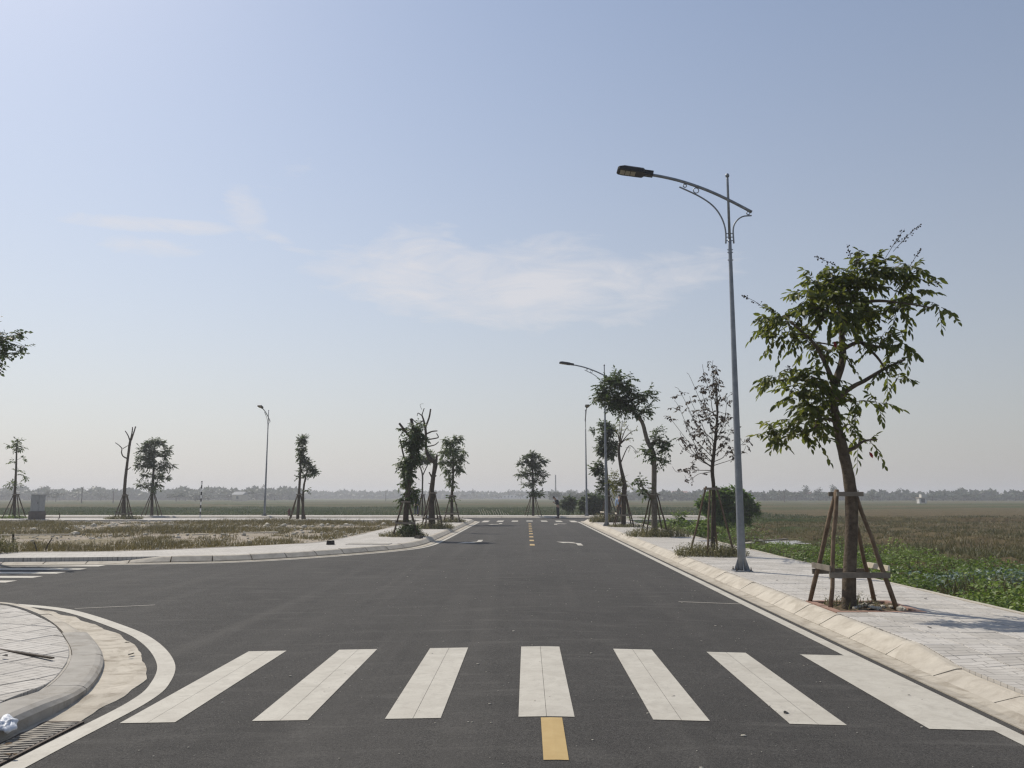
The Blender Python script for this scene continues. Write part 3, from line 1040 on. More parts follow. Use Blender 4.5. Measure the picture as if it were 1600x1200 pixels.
# ------------------------------------------------------------------ street lamps
def make_lamp():
    r = empty('street_lamp')
    m = MB()
    m.lathe([(0.088, 0.0), (0.085, 0.5), (0.060, 4.0), (0.038, 6.85), (0.036, 7.0)], 12)
    pole = m.build('pole', M['galv'], r, smooth=True)
    m = MB(); m.lathe([(0.030, 6.95), (0.026, 8.38), (0.024, 8.40)], 10)
    m.build('upper_pole', M['galv'], r, smooth=True)
    m = MB(); m.lathe([(0.012, 8.40), (0.034, 8.415), (0.046, 8.45), (0.034, 8.485), (0.008, 8.50)], 12)
    m.build('finial_ball', M['galv'], r, smooth=True)
    m = MB(); m.box((0, 0, 0.012), (0.36, 0.36, 0.024)).build('base_plate', M['galv'], r)
    for a in range(4):
        q = Matrix.Rotation(a * math.pi / 2 + math.pi / 4 * 0, 3, 'Z')
        m = MB()
        pts = [Vector((0.080, -0.006, 0.024)), Vector((0.165, -0.006, 0.024)), Vector((0.082, -0.006, 0.26))]
        pts += [p + Vector((0, 0.012, 0)) for p in pts]
        m.add([q @ p for p in pts], [(0, 1, 2), (5, 4, 3), (0, 3, 4, 1), (1, 4, 5, 2), (2, 5, 3, 0)])
        m.build('gusset', M['galv'], r)
        m = MB(); c = q @ Vector((0.145, 0.145, 0))
        m.lathe([(0.018, 0.024), (0.018, 0.05), (0.009, 0.052), (0.009, 0.09)], 6, c)
        m.build('bolt', M['iron'], r)
    for z in (6.55, 6.72, 6.78):
        for s_ in (-1, 1):
            MB().box((0.043 * s_, 0, z), (0.03, 0.02, 0.02)).build('clamp_screw', M['galv'], r)
    # arm along -X
    arm = catmull([(0.50, 0, 7.62), (0.0, 0, 7.90), (-0.45, 0, 8.12), (-0.95, 0, 8.31), (-1.40, 0, 8.43), (-1.78, 0, 8.50)], 5)
    m = MB(); m.tube(arm, 0.034, 8).build('arm', M['galv'], r, smooth=True)
    br = catmull([(-0.085, 0, 6.92), (-0.085, 0, 7.22), (-0.16, 0, 7.50), (-0.33, 0, 7.76), (-0.62, 0, 7.98), (-1.05, 0, 8.20)], 6)
    m = MB(); m.tube(br, 0.017, 6).build('scroll_bracket', M['galv'], r, smooth=True)
    br = catmull([(0.085, 0, 6.92), (0.085, 0, 7.25), (0.16, 0, 7.42), (0.30, 0, 7.52), (0.49, 0, 7.54)], 6)
    m = MB(); m.tube(br, 0.017, 6).build('scroll_bracket', M['galv'], r, smooth=True)
    for (c, rad) in (((-0.93, 0, 8.225), 0.036), ((-0.69, 0, 8.115), 0.058), ((0.42, 0, 7.595), 0.034)):
        MB().ring(c, rad, 0.011).build('ring', M['galv'], r, smooth=True)
    for z in (6.98, 7.06, 7.14):
        for s_ in (-1, 1):
            MB().bar((0.03 * s_, 0, z), (0.085 * s_, 0, z), 0.016, 0.016).build('rung', M['galv'], r)
    # lamp head
    q = Matrix.Rotation(R(-8), 3, 'Y').inverted()
    q = Matrix.Rotation(R(9), 3, 'Y')
    h0 = Vector((-2.06, 0, 8.565))
    m = MB()
    pts = []
    prof = [(0.26, .11, .050, -.050), (0.22, .165, .062, -.055), (-0.20, .18, .058, -.055), (-0.30, .165, .030, -.052), (-0.335, .13, -.005, -.045)]
    for (x, w, zt, zb) in prof:
        for (y, z) in ((-w, zb), (w, zb), (w, zt * .4), (w * .72, zt), (-w * .72, zt), (-w, zt * .4)):
            pts.append(h0 + q @ Vector((x, y, z)))
    f = []
    for i in range(len(prof) - 1):
        for k in range(6):
            k2 = (k + 1) % 6
            f.append((i * 6 + k, i * 6 + k2, (i + 1) * 6 + k2, (i + 1) * 6 + k))
    f.append((0, 1, 2, 3, 4, 5)[::-1]); f.append(tuple(24 + k for k in range(6)))
    f = [g_[::-1] for g_ in f]
    m.add(pts, f)
    head = m.build('lamp_head', M['black_metal'], r)
    m = MB(); m.box(h0 + q @ Vector((0.34, 0, -.002)), (0.22, 0.16, 0.10), q); m.build('head_socket', M['black_metal'], r)
    for k in range(3):
        m = MB(); m.box(h0 + q @ Vector((-0.215 + 0.115 * k, 0, -.057)), (0.10, 0.22, 0.012), q)
        m.build('led_panel', M['led'], head)
    return r


lamp0 = make_lamp()
tag(lamp0, 'tall galvanised street lamp nearest the camera on the right sidewalk', 'street lamp', 'street lamps')
lamp0.location = (4.39, 17.17, 0.084)
for (x, y, rz, lab) in ((4.14, 43.2, 0, 'galvanised street lamp reaching over the road behind the bent tree'),
                        (4.75, 66.0, R(90), 'slim street lamp on the far sidewalk right of the standing person'),
                        (-21.0, 66.0, R(90), 'slim lone street lamp on the far sidewalk left of the hydrant')):
    o = copy_tree(lamp0); o.location = (x, y, 0.08); o.rotation_euler = (0, 0, rz); o['label'] = lab


# ------------------------------------------------------------------ tree supports
def rough_pole(m, a, b, r0, r1, sides=7):
    a, b = Vector(a), Vector(b)
    n = 6
    pts, rad = [], []
    for i in range(n):
        k = i / (n - 1)
        p = a.lerp(b, k) + (Vector((random.uniform(-1, 1), random.uniform(-1, 1), 0)) * 0.012 if 0 < i < n - 1 else Vector((0, 0, 0)))
        pts.append(p); rad.append((r0 + (r1 - r0) * k) * random.uniform(0.9, 1.1))
    m.tube(pts, rad, sides)


def support(base, label, top=(0.0, 0.0, 1.65), spread=0.55, rail_z=0.5, rz=0.2, r=0.028, rail=True, feet=None, pale=True, group='wooden tree supports', z0=0.08):
    """four leaning stakes tied round a trunk, with low cross rails"""
    root = empty('tree_support', (base[0], base[1], z0))
    tag(root, label, 'tree support', group)
    top = Vector(top)
    if feet is None:
        feet = [Vector((math.cos(rz + k * math.pi / 2 + .785) * spread * 0.95, math.sin(rz + k * math.pi / 2 + .785) * spread * 0.95, 0)) for k in range(4)]
    else:
        feet = [Vector(f) for f in feet]
    tops = []
    for f in feet:
        d = Vector((f.x - top.x, f.y - top.y, 0)); d.normalize()
        tops.append(top + d * 0.13 + Vector((0, 0, random.uniform(-.03, .06))))
    for f, t_ in zip(feet, tops):
        m = MB(); rough_pole(m, f + Vector((0, 0, -0.03)), t_, r, r * 0.85)
        m.build('stake', M['stake'] if base[1] < 30 else M['stake_dark'], root, smooth=True)
    if rail:
        pr = []
        for f, t_ in zip(feet, tops):
            k = rail_z / t_.z
            pr.append(f.lerp(t_, k))
        c = sum(pr, Vector()) / 4
        for k in range(4):
            a, b = pr[k], pr[(k + 1) % 4]
            out = ((a + b) / 2 - c); out.z = 0; out.normalize()
            e = (b - a).normalized() * 0.06
            dz = Vector((0, 0, 0.05 if k % 2 else -0.04))
            m = MB(); m.bar(a - e + out * (r + .014) + dz, b + e + out * (r + .014) + dz, 0.022, 0.075)
            m.build('rail', M['board_pale'] if (pale and k == 1) else M['board'], root)
    # collar boards near the top
    for s_ in (-1, 1):
        m = MB(); m.bar(top + Vector((-0.17, s_ * 0.155, -0.03)), top + Vector((0.2, s_ * 0.155, -0.03)), 0.025, 0.06)
        m.build('collar_board', M['board'], root)
    return root


# ------------------------------------------------------------------ trees
def leaf_batch(pos, axis, nrm, ln, wd, tint, shape=6):
    """leaves as folded blades; returns verts, faces list, tint"""
    pos, axis, nrm = (np.asarray(a, float) for a in (pos, axis, nrm))
    axis /= np.linalg.norm(axis, axis=1)[:, None] + 1e-9
    side = np.cross(axis, nrm); side /= np.linalg.norm(side, axis=1)[:, None] + 1e-9
    up = np.cross(side, axis)
    ln = np.asarray(ln)[:, None]; wd = np.asarray(wd)[:, None]
    N = len(pos)
    if shape == 6:
        V = np.stack([pos, pos + axis * ln * .33 - side * wd * .46 + up * wd * .16, pos + axis * ln * .7 - side * wd * .40 + up * wd * .10 - up * ln * .03,
                      pos + axis * ln - up * ln * .12, pos + axis * ln * .7 + side * wd * .40 + up * wd * .10 - up * ln * .03,
                      pos + axis * ln * .33 + side * wd * .46 + up * wd * .16], axis=1).reshape(-1, 3)
        b = np.arange(N)[:, None] * 6
        F = [np.concatenate([b + np.array([0, 3, 2, 1]), b + np.array([0, 5, 4, 3])], axis=0)]
        T = np.repeat(tint, 6)
    else:
        V = np.stack([pos, pos + axis * ln * .45 - side * wd * .5 + up * wd * .12, pos + axis * ln - up * ln * .1, pos + axis * ln * .45 + side * wd * .5 + up * wd * .12], axis=1).reshape(-1, 3)
        b = np.arange(N)[:, None] * 4
        F = [np.concatenate([b + np.array([0, 2, 1]), b + np.array([0, 3, 2])], axis=0)]
        T = np.repeat(tint, 4)
    return V, F, T


def unit(v):
    return v / (np.linalg.norm(v, axis=-1, keepdims=True) + 1e-9)


class Tree:
    def __init__(s, name, label, cat, Y, trunk, mats, group=None, zbase=0.06, sides=9, stems=None, shape=4):
        """trunk: [(px, py, width px)] read on the plane y = Y"""
        s.Y = Y; s.mats = mats; s.shape = shape
        s.k = Y / FPX
        stems = stems or [trunk]
        p0 = at(stems[0][0][0], stems[0][0][1], Y)
        s.root = empty(name, (p0.x, Y, zbase))
        tag(s.root, label, cat, group)
        s.o = Vector((p0.x, Y, zbase))
        s.skel = []                                     # (point, radius) along all wood
        for q, st in enumerate(stems):
            pts = [at(px, py, Y) - s.o for px, py, _ in st]
            if q == 0 or pts[0].z < 0.5: pts[0].z = -0.08
            rad = [max(0.006, w * s.k * 0.42) for _, _, w in st]
            s.wood('trunk', pts, rad, sides, 0.05)
        s.tw = MB()
        s.L = [[], [], [], [], [], []]                  # leaf pos, axis, nrm, len, wid, tint

    def wood(s, name, pts, rad, sides=7, jit=0.04, depth=0.0):
        P = np.array([list(p) + [r] for p, r in zip(pts, rad)])
        C = catmull(P, 5) if len(P) > 2 else np.array([P[0] + (P[1] - P[0]) * i / 4 for i in range(5)])
        C[:, 3] = np.maximum(C[:, 3], 0.004)
        m = MB(); m.tube([c[:3] for c in C], list(C[:, 3]), sides, True, jit)
        m.build(name, s.mats['wood'], s.root, smooth=True)
        for c in C: s.skel.append((Vector(c[:3]), c[3]))

    def limb(s, pts, dy=(0.0, 0.0), name='branch', sides=6):
        """pts [(px,py,w)], depth runs dy[0] to dy[1]"""
        n = len(pts); q, r = [], []
        for i, (px, py, w) in enumerate(pts):
            p = at(px, py, s.Y) - s.o
            p.y += dy[0] + (dy[1] - dy[0]) * i / (n - 1)
            q.append(p); r.append(max(0.005, w * s.k * 0.42))
        s.wood(name, q, r, sides)

    def near(s, p):
        best, bd = None, 1e9
        for (q, r) in s.skel:
            d = (q - p).length + 0.9 * max(0, q.z - p.z + 0.05)
            if d < bd: best, bd = (q, r), d
        return best

    def blob(s, px, py, rpx, dens=1.0, leaf=(0.12, 0.055), twig=0.35, per=7, dy=None, flat=1.0, droop=0.5, limb=True, tshift=0.0):
        c = at(px, py, s.Y) - s.o
        r = rpx * s.k
        c.y += random.uniform(-0.9, 0.9) * min(r * 1.5, 0.5) if dy is None else dy
        if limb:
            q, rr = s.near(c)
            mid_ = q.lerp(c, 0.55) + Vector((0, 0, 0.10 * (c - q).length))
            r0 = min(rr * 0.5, 0.012 + 0.016 * r)
            s.wood('branch', [q, mid_, c], [r0, r0 * .7, r0 * .35], 5)
        n = max(2, int(dens * 26 * r * r / (twig * twig) * 1.15 + 2))
        for _ in range(n):
            d = Vector(rng.normal(size=3)); d.normalize()
            st = c + Vector((d.x, d.y, d.z * flat)) * r * random.uniform(0.0, 0.72)
            dr = Vector((d.x, d.y, d.z * 0.7 + 0.15)) + Vector(rng.normal(size=3)) * 0.35
            dr.normalize()
            L = twig * random.uniform(0.6, 1.15)
            pts = []
            for i in range(4):
                t_ = i / 3
                pts.append(st + dr * L * t_ - Vector((0, 0, droop * L * t_ * t_ * 0.5)))
            s.tw.tube([pts[0], pts[1], pts[2], pts[3]], [0.006, 0.005, 0.004, 0.002], 3, False)
            sd = dr.cross(Vector((0, 0, 1)));
            if sd.length < 0.1: sd = Vector((1, 0, 0))
            sd.normalize()
            base_t = random.random()
            for i in range(per):
                t_ = (i + 0.6) / per
                k3 = t_ * 3; i0 = min(2, int(k3)); p = pts[i0].lerp(pts[i0 + 1], k3 - i0)
                sg = 1 if i % 2 else -1
                ax = sd * sg * random.uniform(0.5, 1.0) + dr * random.uniform(0.25, 0.9) - Vector((0, 0, droop * random.uniform(0.3, 1.2)))
                if i == per - 1: ax = dr - Vector((0, 0, droop * .7))
                nr = Vector((0, 0, 1)) + Vector(rng.normal(size=3)) * 0.45
                sc = random.uniform(0.7, 1.15)
                s.L[0].append(tuple(p)); s.L[1].append(tuple(ax)); s.L[2].append(tuple(nr))
                s.L[3].append(leaf[0] * sc); s.L[4].append(leaf[1] * sc)
                s.L[5].append(min(1, max(0, 0.30 * base_t + 0.45 * random.random() + 0.25 * (0.5 - 0.5 * (st.x - c.x) / (r + .01)) + tshift)))  # leaves on each clump's sunward left tinted lighter, sunlight put into the colour

    def finish(s, foliage='foliage'):
        if s.tw.v:
            o = s.tw.build('twigs', s.mats['wood'], s.root)
            tag(o, kind='stuff')
        if s.L[0]:
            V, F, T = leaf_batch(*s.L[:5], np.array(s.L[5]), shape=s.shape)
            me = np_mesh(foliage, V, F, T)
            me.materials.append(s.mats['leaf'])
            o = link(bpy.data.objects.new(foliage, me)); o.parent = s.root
            tag(o, kind='stuff')
        return s.root


TG = 'young street trees'
# ---- the big crape myrtle on the right
T = Tree('crape_myrtle', 'leafy crape myrtle with seed sprays, largest tree at the right beside the lamp', 'tree', 11.78,
         [(1326, 950, 28), (1327, 905, 24), (1330, 840, 22), (1330, 775, 22), (1324, 735, 20), (1317, 703, 20), (1308, 665, 15), (1303, 630, 14), (1304, 600, 13)],
         {'wood': M['bark'], 'leaf': M['leaf_crape']}, TG, zbase=0.05, sides=12, shape=6)
T.limb([(1304, 602, 15), (1318, 560, 13), (1318, 520, 10), (1330, 480, 8), (1345, 450, 6), (1362, 425, 4)], (0, .15))
T.limb([(1304, 625, 11), (1330, 605, 9), (1345, 597, 8), (1372, 580, 6), (1402, 566, 4)], (0, -.25))
T.limb([(1318, 545, 9), (1345, 533, 7), (1370, 536, 6), (1396, 537, 4)], (0, .3))
T.limb([(1352, 535, 6), (1366, 560, 5), (1374, 590, 3)], (.1, -.3))
T.limb([(1305, 606, 10), (1285, 570, 8), (1262, 540, 6), (1225, 512, 4)], (0, -.35))
T.limb([(1302, 625, 9), (1280, 600, 7), (1255, 590, 5), (1222, 590, 3)], (0, .3))
T.limb([(1308, 660, 8), (1285, 655, 6), (1262, 672, 4), (1225, 678, 3)], (0, -.25))
T.limb([(1322, 705, 9), (1332, 700, 6), (1345, 690, 4), (1362, 688, 2)], (0, -.2))
T.limb([(1330, 480, 7), (1365, 470, 6), (1405, 475, 4), (1445, 484, 3)], (.1, -.15))
for b in [(1362, 435, 36, 1.2), (1405, 432, 26, 1), (1432, 468, 26, 1), (1462, 492, 11, 1), (1317, 462, 40, 1.2), (1275, 456, 28, 1.1), (1222, 506, 28, 1.1), (1198, 512, 14, 1),
          (1252, 490, 28, 1), (1285, 508, 34, 1.2), (1362, 500, 34, 1.1), (1400, 498, 22, 1), (1328, 505, 26, 1), (1222, 540, 20, 1), (1272, 545, 28, 1.1), (1300, 560, 20, .8), (1419, 541, 17, 1),
          (1388, 530, 14, .8), (1365, 556, 18, .9), (1381, 592, 15, 1), (1404, 598, 9, 1), (1220, 592, 22, 1), (1258, 598, 26, 1.1), (1285, 610, 24, 1), (1236, 622, 24, 1), (1288, 638, 26, 1.1), (1265, 640, 18, .9),
          (1345, 632, 15, .9), (1371, 636, 8, 1), (1215, 685, 18, 1), (1240, 672, 20, 1), (1262, 682, 18, 1), (1284, 664, 12, .9), (1336, 668, 8, .7), (1346, 690, 12, .9), (1362, 696, 8, .8), (1205, 690, 8, 1), (1425, 440, 20, 1), (1345, 455, 30, 1), (1300, 480, 28, 1), (1300, 620, 22, 1)]:
    T.blob(b[0], b[1] - (6 if b[1] > 580 else 12), b[2] * .95, b[3] * 0.80, leaf=(0.130, 0.057), twig=0.32, per=9, droop=0.95)
# the leaves nearest the viewer are single pieces, the rest is the mass behind
pos = np.array(T.L[0])
dist = np.linalg.norm(pos + np.array(T.o)[None, :] - np.array([0, 0, CAM_H])[None, :], axis=1)
order = np.argsort(dist)
single = set(order[:300].tolist())
uv, uf, ut = leaf_batch([(0, 0, 0)], [(1, 0, 0)], [(0, 0, 1)], [1.0], [0.46], np.array([0.5]), 6)
leaf_me = np_mesh('leaf', uv, uf, ut); leaf_me.materials.append(M['leaf_crape_obj'])
leaf_red = np_mesh('leaf', uv, uf, ut); leaf_red.materials.append(M['leaf_red'])
for n_, i in enumerate(order[:300].tolist()):
    ax = Vector(T.L[1][i]).normalized(); nr = Vector(T.L[2][i])
    sd = ax.cross(nr).normalized(); up_ = sd.cross(ax)
    mt = Matrix((ax, -sd, up_)).transposed().to_4x4() @ Matrix.Scale(T.L[3][i], 4)
    mt.translation = Vector(T.L[0][i])
    o = link(bpy.data.objects.new('leaf', leaf_me)); o.parent = T.root; o.matrix_local = mt
for (px, py) in ((1358, 706), (1303, 533)):
    p = at(px, py, T.Y - 0.45) - T.o
    o = link(bpy.data.objects.new('leaf', leaf_red)); o.parent = T.root
    o.matrix_local = Matrix.Translation(p) @ Matrix.Rotation(R(random.uniform(50, 80)), 4, 'Y') @ Matrix.Rotation(R(90), 4, 'X') @ Matrix.Scale(0.10, 4)
    o['label'] = 'dark red dying leaf'
keep = [i for i in range(len(T.L[0])) if i not in single]
T.L = [[a[i] for i in keep] for a in T.L]
T.finish()
# seed sprays
ico_v = [(0, 0, 1), (.89, 0, .45), (.28, .85, .45), (-.72, .53, .45), (-.72, -.53, .45), (.28, -.85, .45), (.72, .53, -.45), (-.28, .85, -.45), (-.89, 0, -.45), (-.28, -.85, -.45), (.72, -.53, -.45), (0, 0, -1)]
ico_f = [(0, 1, 2), (0, 2, 3), (0, 3, 4), (0, 4, 5), (0, 5, 1), (1, 6, 2), (2, 7, 3), (3, 8, 4), (4, 9, 5), (5, 10, 1), (6, 7, 2), (7, 8, 3), (8, 9, 4), (9, 10, 5), (10, 6, 1), (6, 11, 7), (7, 11, 8), (8, 11, 9), (9, 11, 10), (10, 11, 6)]
for (a, b) in (((1385, 400), (1428, 357)), ((1380, 405), (1410, 360)), ((1345, 415), (1333, 374)), ((1350, 412), (1352, 390)), ((1328, 420), (1334, 397)), ((1425, 415), (1445, 386)), ((1420, 440), (1442, 415)),
               ((1310, 430), (1264, 408)), ((1440, 447), (1459, 448)), ((1195, 485), (1157, 463)), ((1250, 470), (1240, 464)), ((1215, 530), (1188, 523)), ((1250, 580), (1232, 570))):
    m = MB()
    dy = random.uniform(-.25, .25)
    p0 = at(*a, T.Y) - T.o; p1 = at(*b, T.Y) - T.o; p0.y += dy; p1.y += dy
    L = (p1 - p0).length
    m.tube([p0, p0.lerp(p1, .5) + Vector((0, 0, .02)), p1], [0.005, 0.004, 0.002], 4, False)
    for k in range(int(5 + L * 34)):
        t_ = random.uniform(.3, 1)
        c = p0.lerp(p1, t_) + Vector(rng.normal(size=3)) * 0.035 * (1.25 - t_)
        m.tube([p0.lerp(p1, t_ - .05), c], 0.0018, 3, False)
        rr = random.uniform(.009, .013)
        m.add([c + Vector(v) * rr for v in ico_v], ico_f)
    m.build('seed_spray', M['fruit'], T.root)
support((T.o.x, T.o.y), 'weathered stake frame with pale left rail around the crape myrtle trunk', top=(0.03, 0.0, 1.60), rail_z=0.50, r=0.033,
        feet=[(-0.30, -0.12, 0), (0.62, -0.12, 0), (0.62, 0.62, 0), (-0.36, 0.55, 0)], z0=0.06)
T1 = T

# ---- sparse reddish tree beside the lamp
T = Tree('sparse_tree', 'thin nearly bare tree with scattered brown leaves just left of the near lamp', 'tree', 21.8,
         [(1113, 869, 9), (1115, 800, 8), (1115, 760, 7), (1113, 735, 7), (1115, 712, 6.5), (1118, 685, 5.5), (1121, 645, 4), (1120, 615, 2.6), (1118, 592, 1.4)],
         {'wood': M['bark_dark'], 'leaf': M['leaf_brown']}, TG)
ends = [(1044, 655, 1110, 728), (1050, 628, 1114, 715), (1063, 598, 1117, 690), (1076, 580, 1118, 672), (1090, 575, 1119, 655), (1102, 572, 1120, 640), (1131, 580, 1120, 660), (1141, 618, 1119, 680), (1144, 645, 1118, 690),
        (1143, 668, 1117, 705), (1178, 682, 1114, 722), (1166, 700, 1113, 728), (1052, 680, 1112, 730), (1056, 728, 1111, 735), (1074, 742, 1111, 737), (1090, 700, 1113, 722), (1075, 640, 1115, 705), (1098, 620, 1119, 680), (1135, 640, 1120, 665), (1086, 660, 1114, 715), (1130, 690, 1116, 712), (1116, 572, 1119, 610), (1108, 590, 1120, 640), (1124, 590, 1119, 625), (1085, 610, 1118, 680), (1068, 625, 1116, 700), (1062, 660, 1113, 722), (1070, 690, 1112, 728), (1098, 650, 1116, 700), (1133, 655, 1119, 685)]
for (ex, ey, sx_, sy_) in ends:
    mx_, my_ = sx_ + (ex - sx_) * .5, sy_ + (ey - sy_) * .42
    dd = random.uniform(-1.0, 1.0)
    cx_ = random.uniform(-4, 4)
    T.limb([(sx_, sy_, 2.0), (sx_ + (ex - sx_) * .28, sy_ + (ey - sy_) * .2 + 1, 1.5), (mx_ + cx_, my_ + 2, 1.1), (ex - (ex - sx_) * .12, ey + 9, .8), (ex, ey, 0.5)], (0, dd), sides=4)
    for k in range(6):
        t_ = random.uniform(.3, 1.03)
        x = sx_ + (ex - sx_) * t_ + random.uniform(-9, 9); y = sy_ + (ey - sy_) * (t_ * .85 + .15 * t_ * t_) + random.uniform(-9, 7)
        T.blob(x, y, 1.5, 0.05, leaf=(0.085, 0.055), twig=0.12, per=4, dy=dd * t_, droop=1.0, limb=(k % 2 == 0))
T.finish()
support((T.o.x, T.o.y), 'tall narrow stake frame around the sparse brown tree', top=(0.03, 0, 1.75), spread=0.62, rail=False, rz=0.35, r=0.03)

# ---- bent tree
T = Tree('bent_tree', 'tree with crooked trunk bending left under a dense leafy top', 'tree', 32.2,
         [(1023, 838, 12), (1022, 775, 10), (1022, 722, 9), (1020, 706, 9), (1011, 687, 8), (1005, 664, 7), (998, 652, 6.5), (988, 642, 5), (968, 622, 3.5)],
         {'wood': M['bark_grey'], 'leaf': M['leaf_dark']}, TG)
T.limb([(1015, 695, 5), (1026, 688, 4), (1038, 692, 2.5)], (0, -.3)); T.limb([(988, 642, 5), (998, 630, 4), (1010, 624, 2.5)], (0, .3))
T.limb([(1022, 785, 4), (1012, 772, 3), (1000, 757, 2)], (0, -.2))
for b in [(962, 598, 15), (945, 612, 14), (955, 628, 16), (975, 608, 14), (985, 632, 14), (972, 622, 14), (1010, 620, 9), (1012, 638, 8), (964, 588, 9), (1002, 645, 8), (975, 642, 9), (940, 600, 7), (985, 592, 6), (1015, 610, 5), (938, 620, 9), (950, 600, 11), (968, 632, 12), (995, 620, 9),
          (1025, 690, 11), (1040, 700, 9), (1012, 705, 8), (1030, 718, 8), (1045, 690, 6), (1028, 674, 6), (1020, 712, 7)]:
    T.blob(*b, dens=1.4, leaf=(0.15, 0.08), twig=0.32, per=7, droop=0.6)
for b in [(1000, 753, 6), (1008, 764, 6), (994, 749, 4), (1012, 774, 5)]:
    T.blob(*b, dens=1.2, leaf=(0.15, 0.08), twig=0.3, per=6, droop=0.7)
T.finish()
support((T.o.x, T.o.y), 'stake frame with white tag around the bent tree', top=(0.0, 0, 1.62), spread=0.66, rail=False, rz=0.1, r=0.032)

# ---- leaning half bare tree
T = Tree('leaning_tree', 'half bare leaning tree with yellowish leaves low on its trunk', 'tree', 42.3,
         [(974, 824, 9), (975, 772, 9), (976, 758, 8), (970, 730, 6), (967, 708, 5), (968, 695, 4.5), (971, 688, 3.5)],
         {'wood': M['bark_dark'], 'leaf': M['leaf_yellow']}, TG)
for (ex, ey) in ((960, 668), (967, 658), (975, 655), (982, 664), (996, 670), (990, 685), (996, 708), (963, 678)):
    dd = random.uniform(-.7, .7)
    T.limb([(969, 694 if ey < 700 else 725, 2.4), ((969 + ex) / 2, (ey + 690) / 2 - 2, 1.6), (ex, ey, .7)], (0, dd), sides=5)
    for k in range(3):
        t_ = random.uniform(.55, 1.0)
        T.blob(969 + (ex - 969) * t_ + random.uniform(-3, 3), 690 + (ey - 690) * t_ + random.uniform(-3, 3), 2, .1, leaf=(0.11, 0.06), twig=0.2, per=4, dy=dd * t_, limb=False)
for b in [(960, 752, 8), (967, 760, 8), (980, 757, 5), (958, 742, 5), (964, 766, 6), (972, 748, 5)]:
    T.blob(*b, dens=1.3, leaf=(0.14, 0.075), twig=0.34, per=6)
T.finish()
support((T.o.x, T.o.y), 'stake frame with wide low rail around the leaning half bare tree', top=(0.05, 0, 1.62), spread=0.72, rail_z=0.62, rz=0.0, r=0.034)

# ---- dark columnar tree behind the second lamp
T = Tree('columnar_tree', 'dark dense columnar tree half hidden behind the second lamp pole', 'tree', 50.0,
         [(951, 815, 7), (951, 775, 6), (948, 740, 5), (946, 705, 4), (946, 665, 2)], {'wood': M['bark_dark'], 'leaf': M['leaf_dark']}, TG)
for b in [(946, 664, 9), (950, 676, 10), (943, 688, 10), (954, 695, 9), (940, 702, 8), (955, 710, 8), (948, 708, 9), (930, 733, 6), (938, 737, 8), (944, 752, 8), (940, 763, 6), (926, 672, 3), (957, 670, 6), (936, 725, 5), (953, 757, 5), (960, 695, 5)]:
    T.blob(*b, dens=1.7, leaf=(0.17, 0.10), twig=0.32, per=7)
T.finish()
support((T.o.x, T.o.y), 'dark stake frame around the columnar tree behind the second lamp', top=(0, 0, 1.6), spread=0.72, rail_z=0.55, rz=0.2, r=0.034)

# ---- left row
T = Tree('ivy_clad_tree', 'stubby tree cloaked in dark leaves with cut bare limb ends, first of the left row', 'tree', 32.0,
         [(633, 838, 13), (635, 792, 10), (640, 742, 9), (645, 705, 8), (647, 676, 7), (642, 654, 5)], {'wood': M['bark_dark'], 'leaf': M['leaf_dark']}, TG)
T.limb([(646, 690, 5), (634, 674, 5), (625, 662, 4.5)], (0, -.2)); T.limb([(640, 735, 4), (631, 715, 3.4), (624, 686, 3)], (0, .2))
for b in [(651, 672, 11), (656, 684, 9), (646, 700, 12), (651, 690, 11), (640, 722, 10), (645, 714, 10), (632, 735, 8), (630, 727, 6), (636, 750, 7), (643, 768, 8), (650, 776, 6), (631, 778, 5), (655, 666, 6), (632, 670, 4), (639, 690, 9), (637, 760, 6), (640, 780, 7), (641, 738, 8), (628, 722, 4)]:
    T.blob(*b, dens=1.4, leaf=(0.17, 0.07), twig=0.28, per=7, droop=0.8)
T.finish()
support((T.o.x, T.o.y), 'stake frame with dark rails around the ivy clad tree on the left', top=(0, 0, 1.35), spread=0.72, rail_z=0.55, rz=0.15, r=0.034, pale=False)

T = Tree('pollarded_tree', 'pruned bare tree with thick twisted trunk, second of the left row', 'tree', 39.7,
         [(675, 826, 14), (674, 775, 10), (677, 745, 8), (680, 724, 9), (672, 717, 8), (666, 702, 5.5), (665, 672, 4.5), (662, 657, 3.5), (659, 648, 2.5)], {'wood': M['bark_dark'], 'leaf': M['leaf_mid']}, TG)
for l_ in ([(665, 667, 4), (671, 653, 3.4), (674, 640, 3)], [(662, 657, 2.5), (652, 661, 2.2), (642, 653, 2)], [(666, 678, 3), (675, 674, 2.6), (683, 673, 2)], [(667, 687, 2.6), (680, 685, 2.2), (685, 683, 2), (682, 677, 1.5)],
           [(667, 698, 2.6), (679, 695, 2), (685, 690, 1.6)], [(659, 649, 2.2), (663, 638, 1.7)], [(660, 650, 2), (654, 646, 1.6), (653, 651, 1)], [(680, 728, 5), (682, 718, 5), (683, 710, 3)], [(676, 748, 4), (671, 738, 2.5)], [(678, 746, 3), (682, 743, 2)], [(659, 640, .8), (656, 632, .6), (661, 630, .5)], [(675, 757, 2), (670, 755, 1.2)]):
    T.limb(l_, (0, random.uniform(-.3, .3)), sides=6)
T.finish()
support((T.o.x, T.o.y), 'stake frame bundled round the pollarded bare trunk on the left', top=(0, 0, 1.72), spread=0.66, rail_z=0.5, rz=0.3, r=0.036, pale=False)

